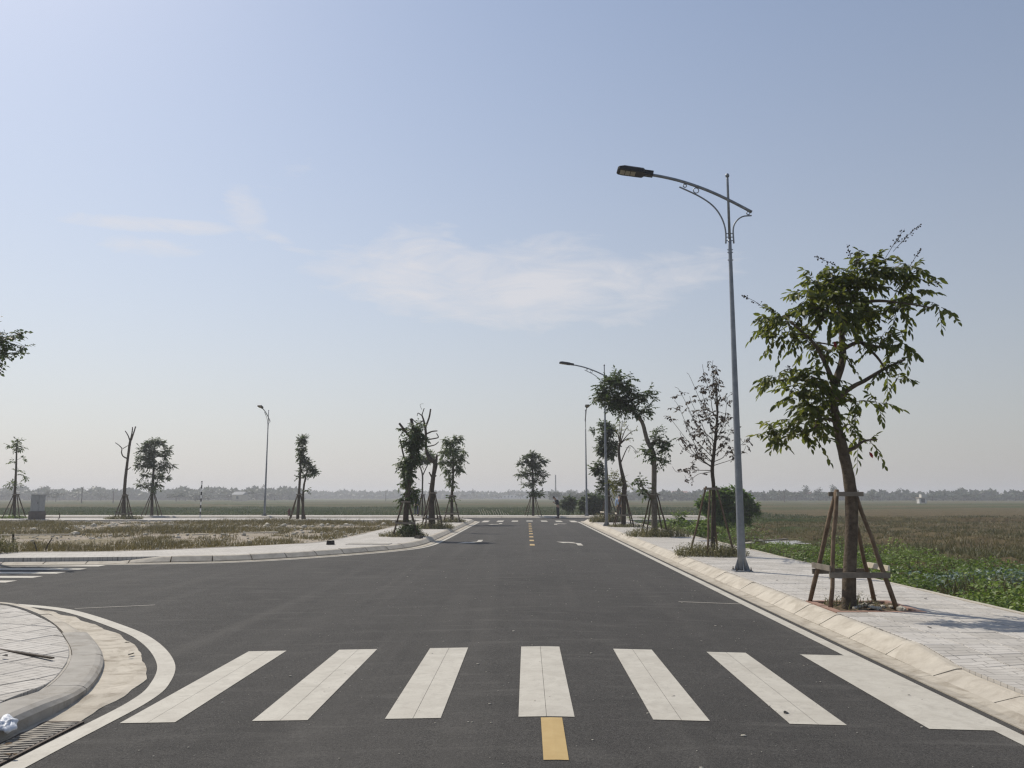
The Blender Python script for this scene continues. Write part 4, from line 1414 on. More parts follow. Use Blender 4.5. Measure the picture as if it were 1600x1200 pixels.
T = Tree('oval_tree', 'small tree with drooping oval crown, third of the left row nearest the junction', 'tree', 49.5,
         [(706, 816, 7), (706, 775, 5), (708, 745, 4), (708, 710, 3)], {'wood': M['bark_dark'], 'leaf': M['leaf_mid']}, TG)
for b in [(700, 690, 8), (714, 687, 8), (695, 704, 8), (709, 704, 10), (719, 716, 7), (691, 720, 6), (705, 722, 9), (716, 733, 7), (706, 750, 6), (708, 760, 4), (722, 705, 4), (700, 735, 5)]:
    T.blob(*b, dens=1.4, leaf=(0.20, 0.085), twig=0.34, per=7, droop=1.0)
T.blob(706, 778, 4, 1.2, leaf=(.18, .09), twig=.35, per=6)
T.finish()
support((T.o.x, T.o.y), 'stake frame around the oval crowned tree at the left junction corner', top=(0, 0, 1.6), spread=0.75, rail_z=0.55, rz=0.1, r=0.034, pale=False)

# ---- trees along the far sidewalk and the cross road
T = Tree('umbrella_tree', 'small forked tree with flat crown on the far sidewalk behind the pollarded trunk', 'tree', 66.8,
         [(660, 805, 4), (660, 765, 3), (660, 742, 3), (656, 728, 2)], {'wood': M['bark_dark'], 'leaf': M['leaf_mid']}, TG)
T.limb([(660, 744, 2.4), (666, 730, 2), (669, 722, 1.2)], (0, .3))
for b in [(650, 719, 7), (657, 715, 7), (666, 717, 7), (674, 712, 5), (645, 726, 5), (671, 708, 4), (661, 722, 6)]:
    T.blob(*b, dens=1.6, leaf=(0.22, 0.10), twig=0.36, per=7, flat=.6)
T.finish()
support((T.o.x, T.o.y), 'dark stake frame around the small umbrella crowned tree', top=(0, 0, 1.7), spread=0.5, rail=False, r=0.05, pale=False)

T = Tree('round_tree', 'small dark layered tree standing at the end of the road', 'tree', 66.4,
         [(833, 806, 5), (833, 770, 4), (832, 735, 3), (831, 708, 2)], {'wood': M['bark_dark'], 'leaf': M['leaf_dark']}, TG)
for b in [(830, 711, 6), (822, 715, 5), (838, 714, 5), (845, 721, 5), (815, 724, 5), (830, 724, 8), (851, 719, 3), (812, 740, 4), (824, 739, 8), (840, 739, 7), (850, 742, 4), (832, 753, 6), (821, 757, 3), (845, 752, 4), (836, 769, 5), (845, 771, 4), (827, 772, 3), (838, 728, 7)]:
    T.blob(*b, dens=1.3, leaf=(0.22, 0.11), twig=0.36, per=7, flat=.75, droop=.5)
T.finish()
support((T.o.x, T.o.y), 'slim stake frame with white tag around the tree at the road end', top=(0, 0, 1.75), spread=0.85, rail=False, r=0.032, pale=False)

T = Tree('feathery_tree', 'full feathery round tree left of the striped pole on the far sidewalk', 'tree', 66.4,
         [(237, 806, 6), (238, 770, 5), (240, 735, 4), (241, 700, 2)], {'wood': M['bark_dark'], 'leaf': M['leaf_dark']}, TG)
for b in [(245, 690, 7), (235, 694, 7), (255, 692, 6), (262, 703, 5), (225, 703, 7), (240, 707, 9), (255, 711, 8), (216, 716, 5), (267, 727, 5), (222, 727, 7), (240, 727, 9), (256, 729, 8), (225, 742, 6), (245, 744, 7), (261, 747, 5), (228, 758, 6), (219, 756, 4), (240, 762, 5), (250, 756, 5), (235, 715, 8)]:
    T.blob(*b, dens=1.4, leaf=(0.24, 0.10), twig=0.42, per=8, flat=.8, droop=.5)
T.finish()
support((T.o.x, T.o.y), 'slim stake frame around the feathery round tree', top=(0, 0, 1.8), spread=0.95, rail=False, r=0.04, pale=False)

T = Tree('pruned_tree', 'leafless pruned tree with few stub branches beside the feathery tree', 'tree', 56.2,
         [(193, 811, 9), (194, 778, 6), (196, 748, 5.5), (200, 715, 4.5), (203, 692, 4.5), (205, 685, 4)], {'wood': M['bark_dark'], 'leaf': M['leaf_mid']}, TG)
for l_ in ([(205, 687, 3.5), (210, 678, 2.6), (215, 667, 2.2)], [(204, 688, 3), (205, 677, 2.4), (205, 667, 2)], [(203, 689, 2.6), (199, 681, 2.2), (193, 673, 1.8)], [(200, 717, 3), (193, 713, 2.4), (191, 707, 2.2), (192, 701, 2), (188, 696, 1.6), (183, 692, 1.3)], [(192, 701, 1.5), (201, 696, 1)], [(198, 735, 2), (204, 730, 1.2)], [(206, 687, 2), (209, 686, 1.5)]):
    T.limb(l_, (0, random.uniform(-.3, .3)), sides=6)
T.finish()
support((T.o.x, T.o.y), 'dark stake frame around the leafless pruned tree', top=(0, 0, 1.65), spread=0.72, rail_z=.4, r=0.04, pale=False)

T = Tree('sapling_tree', 'slender sparse sapling at the far left beside the grey cabinet', 'tree', 57.6,
         [(22, 809, 6), (23, 775, 5), (25, 735, 3.6), (26, 700, 2.4), (26, 692, 1.5)], {'wood': M['bark_dark'], 'leaf': M['leaf_mid']}, TG)
for b in [(22, 694, 4), (32, 690, 4), (15, 697, 3), (36, 699, 3), (28, 702, 4), (38, 715, 2), (20, 722, 2), (28, 735, 3), (35, 743, 3), (15, 755, 3), (30, 757, 3), (22, 759, 3)]:
    T.blob(*b, dens=1.2, leaf=(0.20, 0.11), twig=0.36, per=5)
T.finish()
support((T.o.x, T.o.y), 'dark stake frame around the slender sapling at the far left', top=(0, 0, 1.7), spread=0.85, rail=False, r=0.04, pale=False)

T = Tree('twin_tree', 'twin stemmed narrow tree standing left of the road on the lot edge', 'tree', 56.4, None, {'wood': M['bark_dark'], 'leaf': M['leaf_dark']}, TG,
         stems=[[(465, 810, 6), (467, 775, 5), (469, 740, 4), (471, 705, 3)], [(473, 810, 5), (474, 768, 4), (477, 748, 3), (480, 735, 2)]])
for b in [(472, 689, 6), (470, 701, 6), (471, 713, 6), (474, 723, 5), (481, 722, 5), (486, 733, 6), (490, 737, 4), (478, 744, 4), (469, 735, 3), (467, 745, 2), (480, 766, 2), (476, 685, 4)]:
    T.blob(*b, dens=1.7, leaf=(0.20, 0.10), twig=0.32, per=7)
T.finish()
support((T.o.x, T.o.y), 'dark stake frame around the twin stemmed tree', top=(0.05, 0, 1.7), spread=0.75, rail=False, r=0.04, pale=False)

T = Tree('corner_tree', 'dark leafy crown reaching into the left edge of the view', 'tree', 22.6,
         [(-42, 868, 16), (-40, 780, 13), (-38, 690, 11), (-30, 600, 9), (-26, 550, 6)], {'wood': M['bark_dark'], 'leaf': M['leaf_dark']}, TG)
for b in [(-20, 522, 22), (14, 534, 9), (0, 526, 13), (30, 522, 6), (34, 540, 6), (20, 550, 6), (-5, 548, 12), (-35, 545, 24), (-62, 522, 26), (-52, 562, 20), (-40, 500, 20), (-75, 545, 18), (-20, 570, 14)]:
    T.blob(*b, dens=1.5, leaf=(0.13, 0.08), twig=0.34, per=7)
T.finish()

# ------------------------------------------------------------------ the planted pit of the crape myrtle
pit = empty('tree_pit', (4.68, 11.8, 0.05))
tag(pit, 'square planting pit edged with red brick around the crape myrtle', 'tree pit')
bw = 0.10
brick = MB().box((0, 0, 0), (0.294, bw - .004, 0.05)).mesh('brick', M['red_brick'])
brick2 = MB().box((0, 0, 0), (bw - .004, 0.244, 0.05)).mesh('brick', M['red_brick'])
for k in range(4):
    for s_ in (-1, 1):
        o = link(bpy.data.objects.new('brick', brick)); o.parent = pit
        o.location = (-0.6 + 0.15 + 0.30 * k, s_ * (0.6 - bw / 2), 0.014 + random.uniform(-.003, .003))
        o = link(bpy.data.objects.new('brick', brick2)); o.parent = pit
        o.location = (s_ * (0.6 - bw / 2), -0.375 + 0.25 * k, 0.014 + random.uniform(-.003, .003))
xs_ = np.linspace(-.5, .5, 16)
X, Y = np.meshgrid(xs_, xs_)
Z = 0.0 + 0.03 * snoise(X, Y, 4, 3) + 0.02 * rng.random(X.shape)
a = (np.arange(15)[:, None] * 16 + np.arange(15)[None, :]).ravel()
me = np_mesh('soil', np.stack([X.ravel(), Y.ravel(), Z.ravel()], 1), np.stack([a, a + 1, a + 17, a + 16], 1), smooth=True)
me.materials.append(M['soil'])
o = link(bpy.data.objects.new('soil', me)); o.parent = pit


def stone_mesh(name, mat, seed, n=1.0):
    r_ = np.random.default_rng(seed)
    v = np.array(ico_v) * r_.uniform(.75, 1.2, (12, 1)) * np.array([1, .8, .6])
    m = MB(); m.add([tuple(q) for q in v], ico_f)
    return m.mesh(name, mat)


M['stone'] = simple('pale_stone', (0.34, 0.31, 0.25), (0.56, 0.52, 0.44), 8, 0.9, 0.5)
st_me = [stone_mesh('stone', M['stone'], k) for k in range(4)]
for k in range(16):
    o = link(bpy.data.objects.new('stone', random.choice(st_me))); o.parent = pit
    a_ = random.uniform(-.1, 1.0)
    o.location = (random.uniform(-.1, .47) if k > 4 else random.uniform(-.46, .4), random.uniform(-.46, .2), 0.035)
    s_ = random.uniform(.025, .07); o.scale = (s_, s_, s_); o.rotation_euler = (0, 0, random.uniform(0, 6))


# ------------------------------------------------------------------ grass and weeds
def blades(x, y, z, h, w, lean, tint):
    """grass blades: a bent tapering strip each (3 triangles); arrays of equal length"""
    N = len(x)
    a = rng.uniform(0, 2 * np.pi, N)
    f_ = rng.uniform(0, 2 * np.pi, N)
    dx, dy = np.cos(a) * lean * h, np.sin(a) * lean * h
    wx, wy = np.cos(f_) * w / 2, np.sin(f_) * w / 2
    V = np.stack([np.stack([x - wx, y - wy, z], 1), np.stack([x + wx, y + wy, z], 1),
                  np.stack([x + dx * .35 - wx * .7, y + dy * .35 - wy * .7, z + h * .6], 1), np.stack([x + dx * .35 + wx * .7, y + dy * .35 + wy * .7, z + h * .6], 1),
                  np.stack([x + dx, y + dy, z + h * (1 - .25 * lean)], 1)], axis=1).reshape(-1, 3)
    b = np.arange(N)[:, None] * 5
    return V, [b + np.array([0, 1, 3, 2]), b + np.array([2, 3, 4])], np.repeat(tint, 5)


def merge(parts):
    V, T, F = [], [], {}
    off = 0
    for v, fl_, t_ in parts:
        V.append(v); T.append(t_)
        for f in fl_:
            F.setdefault(f.shape[1], []).append(f + off)
        off += len(v)
    return np.concatenate(V), [np.concatenate(f) for f in F.values()], np.concatenate(T)


def tufts(x, y, z, per, h, w, spread, lean=0.5, dry=None):
    """tufts of blades round given points"""
    N = len(x)
    X = np.repeat(x, per) + rng.normal(0, 1, N * per) * np.repeat(spread, per)
    Y_ = np.repeat(y, per) + rng.normal(0, 1, N * per) * np.repeat(spread, per)
    H = np.repeat(h, per) * rng.uniform(.5, 1.15, N * per)
    t0 = rng.random(N) if dry is None else dry
    T_ = np.clip(np.repeat(t0, per) * .6 + rng.random(N * per) * .4, 0, 1)
    return blades(X, Y_, np.repeat(z, per), H, np.repeat(w, per), rng.uniform(.1, 2 * lean, N * per), T_)


def stuff_mesh(name, data, mat, parent=None, label=None, cat=None):
    V, F, T_ = data
    me = np_mesh(name, V, F, T_); me.materials.append(mat)
    o = link(bpy.data.objects.new(name, me))
    if parent is not None: o.parent = parent
    o['kind'] = 'stuff'
    if label: o['label'] = label
    if cat: o['category'] = cat
    return o


def leaves_at(x, y, z, ln, wd, tint, flat=0.6, shape=4):
    N = len(x)
    a = rng.uniform(0, 2 * np.pi, N)
    ax = np.stack([np.cos(a), np.sin(a), rng.normal(0.25, .45, N)], 1)
    nr = np.stack([rng.normal(0, flat, N), rng.normal(0, flat, N), np.ones(N)], 1)
    return leaf_batch(np.stack([x, y, z], 1), ax, nr, ln, wd, tint, shape)


# green broad-leaved weeds on the bank right of the sidewalk
N = 120000
u = rng.random(N) ** 1.5
yy = 5 + 52 * u ** 1.1
xx = 6.52 + rng.beta(1.15, 1.9, N) * 9.5
den_ = snoise(xx, yy, .45, 8)
edge = 14.0 + 1.2 * snoise(xx, yy, .3, 1) - 0.02 * yy
keepm = (den_ > -0.45) & (xx < edge) & ~((xx > 10.0) & (xx < 13.3) & (yy > 35.5) & (yy < 41.5))
xx, yy = xx[keepm], yy[keepm]
sight = (np.abs(xx - .303 * yy) < 1.9) & (yy > 27) & (yy < 42)
hh = np.where(sight, .3, 1.0) * np.clip(.34 + .26 * snoise(xx, yy, .8, 9), .06, .8) * np.clip(1.15 - (xx - 6.5) / 14, .5, 1) * np.clip((xx - 6.38) / .5, .35, 1)
zz = terr(xx, yy) + hh * np.sqrt(rng.random(len(xx)))
sz = rng.uniform(.05, .11, len(xx))
tn = np.clip(.45 + .22 * snoise(xx, yy, .7, 4) + rng.normal(0, .2, len(xx)), 0, 1)
stuff_mesh('weeds', leaves_at(xx, yy, zz, sz, sz * .62, tn), M['weed'], label='green broad leaved weeds on the bank beside the right sidewalk', cat='weeds')

# grass among the weeds and the brown reed field beyond
N = 22000
r_ = rng.random(N)
yy = 6 + 85 * r_ ** 1.35
xx = 6.6 + rng.random(N) * (10 + yy * .95)
ok = (~((xx > 10.2) & (xx < 13.2) & (yy > 35.8) & (yy < 41.3)) | (rng.random(N) < .3)) & ~((yy > 56) & (xx < 15) & (yy < 69))
xx, yy = xx[ok], yy[ok]
gr = np.clip((13.2 + 1.5 * snoise(xx, yy, .3, 1) - xx) / 1.5, 0, 1)
hh = np.clip(.20 + .14 * snoise(xx, yy, .25, 2) + .12 * rng.random(len(xx)), .07, .6) * (1 + .25 * gr)
hh *= np.clip(1.25 - yy / 120, .5, 1)
hh = np.where((np.abs(xx - .303 * yy) < 1.9) & (yy > 27) & (yy < 42), .12, hh)
dry = np.clip(.50 + .28 * snoise(xx * .25, yy, .22, 3) + rng.normal(0, .13, len(xx)) - .35 * gr, 0, 1)
stuff_mesh('reed_grass', tufts(xx, yy, terr(xx, yy) - .03, 9, hh, np.full(len(xx), .016) * (1 + yy / 45), .10 + yy * .004, .55, dry), M['reed'],
           label='brown dry grass covering the field to the right', cat='grass')

# low crop in the field beyond the cross road
N = 16000
yy = 69.6 + 90 * rng.random(N) ** 1.3
xx = -95 + 125 * rng.random(N)
hh = np.clip(.26 + .10 * snoise(xx * .3, yy, .2, 6) + .10 * rng.random(N), .08, .6)
dry = np.clip(.42 + .25 * snoise(xx * .15, yy, .22, 7) + rng.normal(0, .13, N), 0, 1)
stuff_mesh('rice_grass', tufts(xx, yy, terr(xx, yy) - .03, 7, hh, np.full(N, .05), np.full(N, .35), .5, dry), M['rice'], label='low green crop in the field beyond the cross road', cat='grass')

# dry grass and rubble on the vacant lot
N = 15000
xx = -45 + 38 * rng.random(N) ** .8
yy = 22.9 + 30.0 * rng.random(N)
d = snoise(xx * .45, yy, .32, 11) + .5 * snoise(xx, yy, 1.0, 12)
ok = (d > -.12) & ~((xx > -12) & (yy < 23.3 + (xx + 12) * .98)) & (xx < -6.95)
xx, yy, d = xx[ok], yy[ok], d[ok]
hh = np.clip(.12 + .13 * d + .12 * rng.random(len(xx)), .05, .5)
dry = np.clip(.55 - .2 * d + rng.normal(0, .22, len(xx)), 0, 1)
stuff_mesh('dry_grass', tufts(xx, yy, lotz(xx, yy), 8, hh, np.full(len(xx), .020), np.full(len(xx), .13), .7, dry), M['straw'], label='dry yellow grass tufts on the vacant lot', cat='grass')
N = 5200
xx = -45 + 38 * rng.random(N); yy = 22.9 + 30.6 * np.sqrt(rng.random(N))
ok = (snoise(xx * .45, yy, .32, 11) < .55) & ~((xx > -12) & (yy < 23.3 + (xx + 12) * .98)) & (xx < -6.95)
xx, yy = xx[ok], yy[ok]
N = len(xx)
base = np.array(ico_v); fidx = np.array(ico_f)
sz = rng.gamma(1.6, .022, N) + .012
V = (base[None] * rng.uniform(.7, 1.25, (N, 12, 1)) * np.array([1, .9, .6])) * sz[:, None, None] + np.stack([xx, yy, lotz(xx, yy) + sz * .25], 1)[:, None, :]
F = (fidx[None] + (np.arange(N) * 12)[:, None, None]).reshape(-1, 3)
stuff_mesh('rubble', (V.reshape(-1, 3), [F], np.zeros(N * 12)), M['stone'], label='scattered pale rubble on the vacant lot', cat='rubble')
# larger lumps against the far edge of the lot
for k in range(26):
    o = link(bpy.data.objects.new('rubble_stone', random.choice(st_me)))
    x_ = random.uniform(-40, -7.5); y_ = random.uniform(46, 53.4)
    s_ = random.uniform(.07, .20); o.scale = (s_ * 1.3, s_, s_); o.location = (x_, y_, float(lotz(x_, y_)) + s_ * .3)
    o.rotation_euler = (0, 0, random.uniform(0, 6))
    tag(o, 'lump of grey rubble lying along the far edge of the vacant lot', 'stone', 'rubble lumps on the vacant lot')


def weed_clump(x, y, rx_, ry_, h, n, label, mat='weed_dry', leaf=0.05, z=0.08, blade_n=0):
    """a clump of weeds at a trunk's foot: thin stalks plus small leaves"""
    root = empty('weed_clump', (x, y, z))
    tag(root, label, 'weeds', 'weed clumps at the tree feet')
    a = rng.uniform(0, 2 * np.pi, n); r_ = np.sqrt(rng.random(n))
    X = np.cos(a) * r_ * rx_; Y_ = np.sin(a) * r_ * ry_
    H = h * (1.05 - .55 * r_ ** 2) * rng.uniform(.4, 1.1, n)
    b = blades(X, Y_, np.zeros(n), H, np.full(n, .012 + .0004 * y), rng.uniform(.05, .9, n), rng.random(n))
    k = 4
    i = np.repeat(np.arange(n), k)
    t_ = rng.uniform(.2, 1, n * k)
    LX = X[i] + rng.normal(0, .07, n * k); LY = Y_[i] + rng.normal(0, .07, n * k); LZ = H[i] * t_
    sz = rng.uniform(.6, 1.3, n * k) * leaf
    l_ = leaves_at(LX, LY, LZ, sz, sz * .5, np.clip(rng.normal(.5, .28, n * k), 0, 1))
    me = np_mesh('weed_leaves', *merge([b, l_])); me.materials.append(M[mat])
    o = link(bpy.data.objects.new('weed_leaves', me)); o.parent = root; o['kind'] = 'stuff'
    return root


weed_clump(4.78, 21.75, .95, .75, .42, 620, 'pale dry weed clump at the foot of the sparse brown tree', 'weed_dry', .05)
weed_clump(5.05, 32.1, 1.25, .9, .48, 560, 'broad weed clump at the foot of the bent tree', 'weed_dry', .06)
weed_clump(5.05, 42.2, .95, .75, .22, 260, 'low thin weed clump at the foot of the leaning tree', 'weed_dry', .06)
weed_clump(4.75, 50.0, 1.0, .8, .65, 420, 'tall weed clump at the foot of the columnar tree', 'weed_dry', .09)
weed_clump(-4.55, 31.9, .42, .4, .62, 420, 'dark leafy growth hugging the foot of the ivy clad tree', 'leaf_dark', .09)
weed_clump(-4.75, 31.95, .95, .7, .30, 420, 'low dry weed clump spreading round the foot of the ivy clad tree', 'weed_dry', .05)
weed_clump(-4.5, 39.7, 1.05, .8, .42, 420, 'weed clump at the foot of the pollarded trunk', 'weed_dry', .07)
weed_clump(-4.5, 49.5, .85, .7, .38, 260, 'small weed clump at the foot of the oval crowned tree', 'weed_dry', .08)
weed_clump(-15.0, 22.4, 1.1, .8, .75, 500, 'bushy weed clump at the left edge of the view', 'weed_dry', .06)
weed_clump(-27.2, 55.6, 1.3, .6, .35, 260, 'thin weed clump beside the leafless pruned tree', 'weed_dry', .09)
weed_clump(4.6, 11.9, .42, .40, .22, 70, 'few dry stalks in the brick pit of the crape myrtle', 'weed_dry', .03, z=0.06)
weed_clump(-36.0, 57.5, 1.0, .5, .3, 180, 'weed clump at the foot of the slender sapling', 'weed', .09)
# leafy base of the ivy clad tree
m_ = None


# ------------------------------------------------------------------ bushes
def bush(name, label, Y, blobs, trunk, mat, leaf, zb, dens=1.6, twig=.5):
    T_ = Tree(name, label, 'bush', Y, trunk, {'wood': M['bark_dark'], 'leaf': M[mat]}, 'bushes in the field', zbase=zb)
    for b in blobs:
        T_.blob(*b, dens=dens, leaf=leaf, twig=twig, per=8, droop=.8)
    return T_.finish()


bush('umbrella_bush', 'large umbrella shaped green bush in the field behind the near lamp', 51.0,
     [(1135, 774, 14), (1112, 782, 13), (1155, 776, 13), (1170, 787, 11), (1096, 786, 8), (1128, 792, 16), (1122, 812, 11), (1148, 803, 15), (1176, 795, 8), (1143, 820, 11), (1160, 790, 12), (1135, 806, 15), (1146, 768, 8), (1120, 770, 8), (1104, 792, 8), (1165, 806, 9), (1128, 822, 10), (1156, 822, 8)],
     [(1140, 836, 8), (1138, 810, 7), (1136, 785, 5)], 'bush_leaf', (.20, .14), -.5, 2.6, .34)
bush('round_bush', 'wide dark rounded bush across the cross road right of the third lamp', 78.0,
     [(915, 784, 8), (925, 778, 8), (935, 780, 8), (922, 791, 9), (935, 792, 9), (910, 792, 6), (943, 788, 6), (928, 798, 8)], [(926, 806, 5), (926, 790, 4)], 'leaf_dark', (.32, .2), -.45, 2.4, .5)
bush('small_bush', 'small dark round bush right of the standing person', 86.0,
     [(887, 781, 6), (882, 785, 5), (893, 784, 5), (888, 790, 6), (893, 792, 4)], [(888, 802, 3), (888, 788, 2)], 'leaf_dark', (.32, .2), -.45, 2.4, .5)
bush('low_bush', 'low spreading bush on the bank beside the bent tree', 44.0, [(1060, 815, 10), (1072, 822, 9), (1052, 824, 8), (1068, 808, 6)], [(1062, 836, 4), (1062, 820, 3)], 'weed', (.2, .12), -.45, 2.0, .5)
bush('bank_bush', 'dense green bush on the bank between the bent and sparse trees', 36.0, [(1088, 828, 10), (1098, 820, 11), (1078, 836, 8), (1102, 834, 10)], [(1092, 850, 4), (1092, 830, 3)], 'weed', (.16, .1), -.45, 1.8, .45)

# cabbage-like pale plants in the ditch
N = 2600
xx = rng.normal(11.2, .95, N); yy = rng.normal(19.2, .85, N)
zz = terr(xx, yy) + .22 * np.sqrt(rng.random(N)) + .12
sz = rng.uniform(.06, .13, N)
stuff_mesh('pale_plants', leaves_at(xx, yy, zz, sz, sz * .7, np.clip(rng.beta(1.2, 2.2, N), 0, 1), .5), M['pale_leaf'], label='pale bluish leaved plants in the ditch at the right edge', cat='plants')

# puddle
t = NT('puddle_water')
M['water'] = t.finish(t.bsdf((0.05, 0.055, 0.05), 0.04, t.bump(t.noise(3, 3, .5), .05, .01), spec=0.6))
a_ = np.linspace(0, 2 * np.pi, 48, endpoint=False)
rr = 1.0 + .22 * np.sin(3 * a_ + 1) + .24 * np.sin(7 * a_) + .18 * np.sin(11 * a_ + 2)
m = MB(); m.add([(11.5 + 1.15 * r0 * math.cos(t_), 38.6 + 2.3 * r0 * math.sin(t_), -0.47) for r0, t_ in zip(rr, a_)], [tuple(range(48))])
tag(m.build('puddle', M['water']), kind='structure')
# broken plank by the puddle
m = MB(); m.bar((9.6, 36.4, -.36), (11.6, 37.4, -.28), .2, .05)
tag(m.build('fallen_plank', M['board']), 'long weathered plank lying by the puddle under the umbrella bush', 'plank')
m = MB(); m.bar((8.3, 33.8, -.34), (9.4, 34.9, -.3), .16, .05)
tag(m.build('fallen_plank', M['board_pale']), 'shorter pale plank on the bank in front of the umbrella bush', 'plank')


# ------------------------------------------------------------------ small things
M['cab_grey'] = simple('cabinet_grey', (0.27, 0.28, 0.28), (0.34, 0.35, 0.35), 5, .6, .1)
M['plinth'] = simple('dark_plinth', (0.10, 0.085, 0.075), (0.15, 0.13, 0.12), 5, .8, .3)
M['red_iron'] = simple('hydrant_red', (0.07, 0.02, 0.016), (0.11, 0.03, 0.022), 6, .55, .1)
M['white'] = simple('white_enamel', (0.66, 0.66, 0.64), (0.76, 0.76, 0.74), 6, .6, .1)
M['black'] = simple('black_enamel', (0.015, 0.015, 0.016), (0.03, 0.03, 0.032), 6, .6, .1)

cab = empty('utility_cabinet', (-33.0, 55.3, .08), R(-12)); tag(cab, 'grey metal utility cabinet on a dark plinth with a rod on top', 'cabinet')
MB().box((0, 0, .27), (.84, .62, .54)).build('plinth', M['plinth'], cab, bevel=.02)
MB().box((0, 0, 1.08), (.70, .50, 1.08)).build('cabinet_body', M['cab_grey'], cab, bevel=.012)
MB().box((0, 0, 1.64), (.76, .56, .04)).build('lid', M['cab_grey'], cab, bevel=.008)
dr = MB().box((0, -.256, 1.08), (.62, .012, .98)).build('door', M['cab_grey'], cab, bevel=.004)
MB().box((.24, -.272, 1.1), (.03, .02, .12)).build('handle', M['black'], dr)
MB().tube([(-.05, 0, 1.66), (-.05, 0, 2.05)], .012, 6).build('rod', M['galv'], cab)

hyd = empty('fire_hydrant', (-19.05, 66.1, .08)); hyd.scale = (.85, .85, .8); tag(hyd, 'small dark red fire hydrant on the far sidewalk', 'fire hydrant')
MB().lathe([(.13, 0), (.13, .05), (.095, .07), (.085, .45), (.11, .47), (.11, .52), (.09, .60), (.05, .68), (.03, .70)], 14).build('barrel', M['red_iron'], hyd, smooth=True)
for s_ in (-1, 1):
    q_ = MB().tube([(.06 * s_, 0, .40), (.20 * s_, 0, .40)], .05, 10).build('outlet', M['red_iron'], hyd)
MB().tube([(0, 0, .69), (0, 0, .78)], .025, 6).build('stem_nut', M['black'], hyd)

sp_ = empty('striped_post', (-23.1, 58.25, .08)); tag(sp_, 'thin black and white striped post at the roadside', 'post')
hs_ = 2.55 / 11
for k in range(11):
    MB().tube([(0, 0, k * hs_), (0, 0, (k + 1) * hs_)], .045, 10).build('band', M['white'] if k % 2 == 0 else M['black'], sp_, smooth=False)
MB().lathe([(.046, 2.55), (.046, 2.60), (.02, 2.62)], 10).build('cap', M['black'], sp_)

# row of leaning pale sticks at the field edge
for k in range(12):
    x_ = -3.75 + .215 * k + random.uniform(-.03, .03)
    h_ = random.uniform(.42, .60) if k < 10 else .3
    m = MB(); m.tube([(0, 0, -.05), (-.14, 0, h_ * .55), (-.27, 0, h_)], [.022, .02, .018], 6)
    o = m.build('leaning_stick', M['board_pale']); o.location = (x_, 68.62 + random.uniform(-.05, .05), -.02)
    tag(o, 'pale leaning stick at the field edge, ' + ('first second third fourth fifth sixth seventh eighth ninth tenth eleventh twelfth'.split()[k]) + ' of the row from the left', 'stick', 'row of leaning sticks')

# white bag in the left gutter
M['plastic'] = simple('white_plastic', (0.62, 0.64, 0.68), (0.74, 0.76, 0.80), 14, .45, .5, 18, bdist=.02)
nb, mb_ = 26, 14
v = []
r2 = np.random.default_rng(3)
for i in range(mb_ + 1):
    ph = math.pi * i / mb_
    for j in range(nb):
        th = 2 * math.pi * j / nb
        w = 1 + .16 * math.sin(2 * th + 2 * ph) + .12 * math.sin(5 * th - 3 * ph) + .05 * math.sin(9 * th + 5 * ph) + .012 * r2.normal()
        v.append((.085 * w * math.sin(ph) * math.cos(th), .13 * w * math.sin(ph) * math.sin(th), .055 * w * math.cos(ph) + (.03 if math.sin(th) > .3 else 0) * math.sin(ph)))
f = []
for i in range(mb_):
    for j in range(nb):
        j2 = (j + 1) % nb
        f.append((i * nb + j, i * nb + j2, (i + 1) * nb + j2, (i + 1) * nb + j)[::-1])
m = MB(); m.add(v, f)
bag = m.build('plastic_bag', M['plastic'], smooth=True)
bag.location = (-3.60, 5.88, .03); bag.rotation_euler = (R(0), R(32), R(20)); bag.scale = (.7, .85, .6)
tag(bag, 'crumpled white plastic bag against the left foreground kerb', 'bag')

# bits of litter
M['leaf_litter'] = simple('dead_leaf', (0.10, 0.065, 0.035), (0.22, 0.15, 0.085), 20, .9)
lv, lf, lt = leaf_batch([(0, 0, 0)], [(1, 0, .12)], [(0, .25, 1)], [1.0], [.5], np.array([.5]), 6)
lit_me = np_mesh('dead_leaf', lv, lf, lt); lit_me.materials.append(M['leaf_litter'])
M['litter_dark'] = simple('dark_litter', (0.02, 0.018, 0.016), (0.045, 0.04, 0.035), 12, .9)
drk_me = np_mesh('dead_leaf', lv, lf, lt); drk_me.materials.append(M['litter_dark'])


def litter(x, y, z, s_, me_, lab, grp):
    o = link(bpy.data.objects.new('dead_leaf', me_)); o.location = (x, y, z); o.scale = (s_, s_, s_)
    o.rotation_euler = (0, 0, random.uniform(0, 6.28)); tag(o, lab, 'leaf', grp)


litter(1.98, 6.55, float(roadz(1.98, 6.55)) + .008, .07, drk_me, 'small dark dead leaf on the sixth crosswalk stripe', 'fallen leaves')
litter(3.18, 7.2, float(roadz(3.1, 7.2)) + .008, .03, drk_me, 'tiny dark leaf on the last crosswalk stripe by the right kerb', 'fallen leaves')
for k in range(14):
    litter(random.uniform(-3.55, -3.3), random.uniform(5.0, 5.9), -.035, random.uniform(.04, .09), lit_me, 'dry brown leaf caught on the left drain grate', 'leaves on the drain grate')
for (x, y) in ((4.9, 13.9), (5.3, 13.0), (4.5, 15.2), (5.9, 12.6), (5.0, 12.9), (4.65, 9.9), (5.6, 15.5)):
    litter(x, y, .092, random.uniform(.05, .08), drk_me, 'small dark leaf lying on the right sidewalk', 'leaves on the right sidewalk')
for (x, y, s_) in ((-4.95, 8.0, .09), (-5.55, 7.9, .08), (-4.2, 8.75, .06)):
    litter(x, y, .085, s_, drk_me, 'dark leaf lying on the left corner paving', 'leaves on the left paving')
litter(-4.15, 8.75, -.04, .10, drk_me, 'dark leaf in the cream gutter of the left corner', 'fallen leaves')
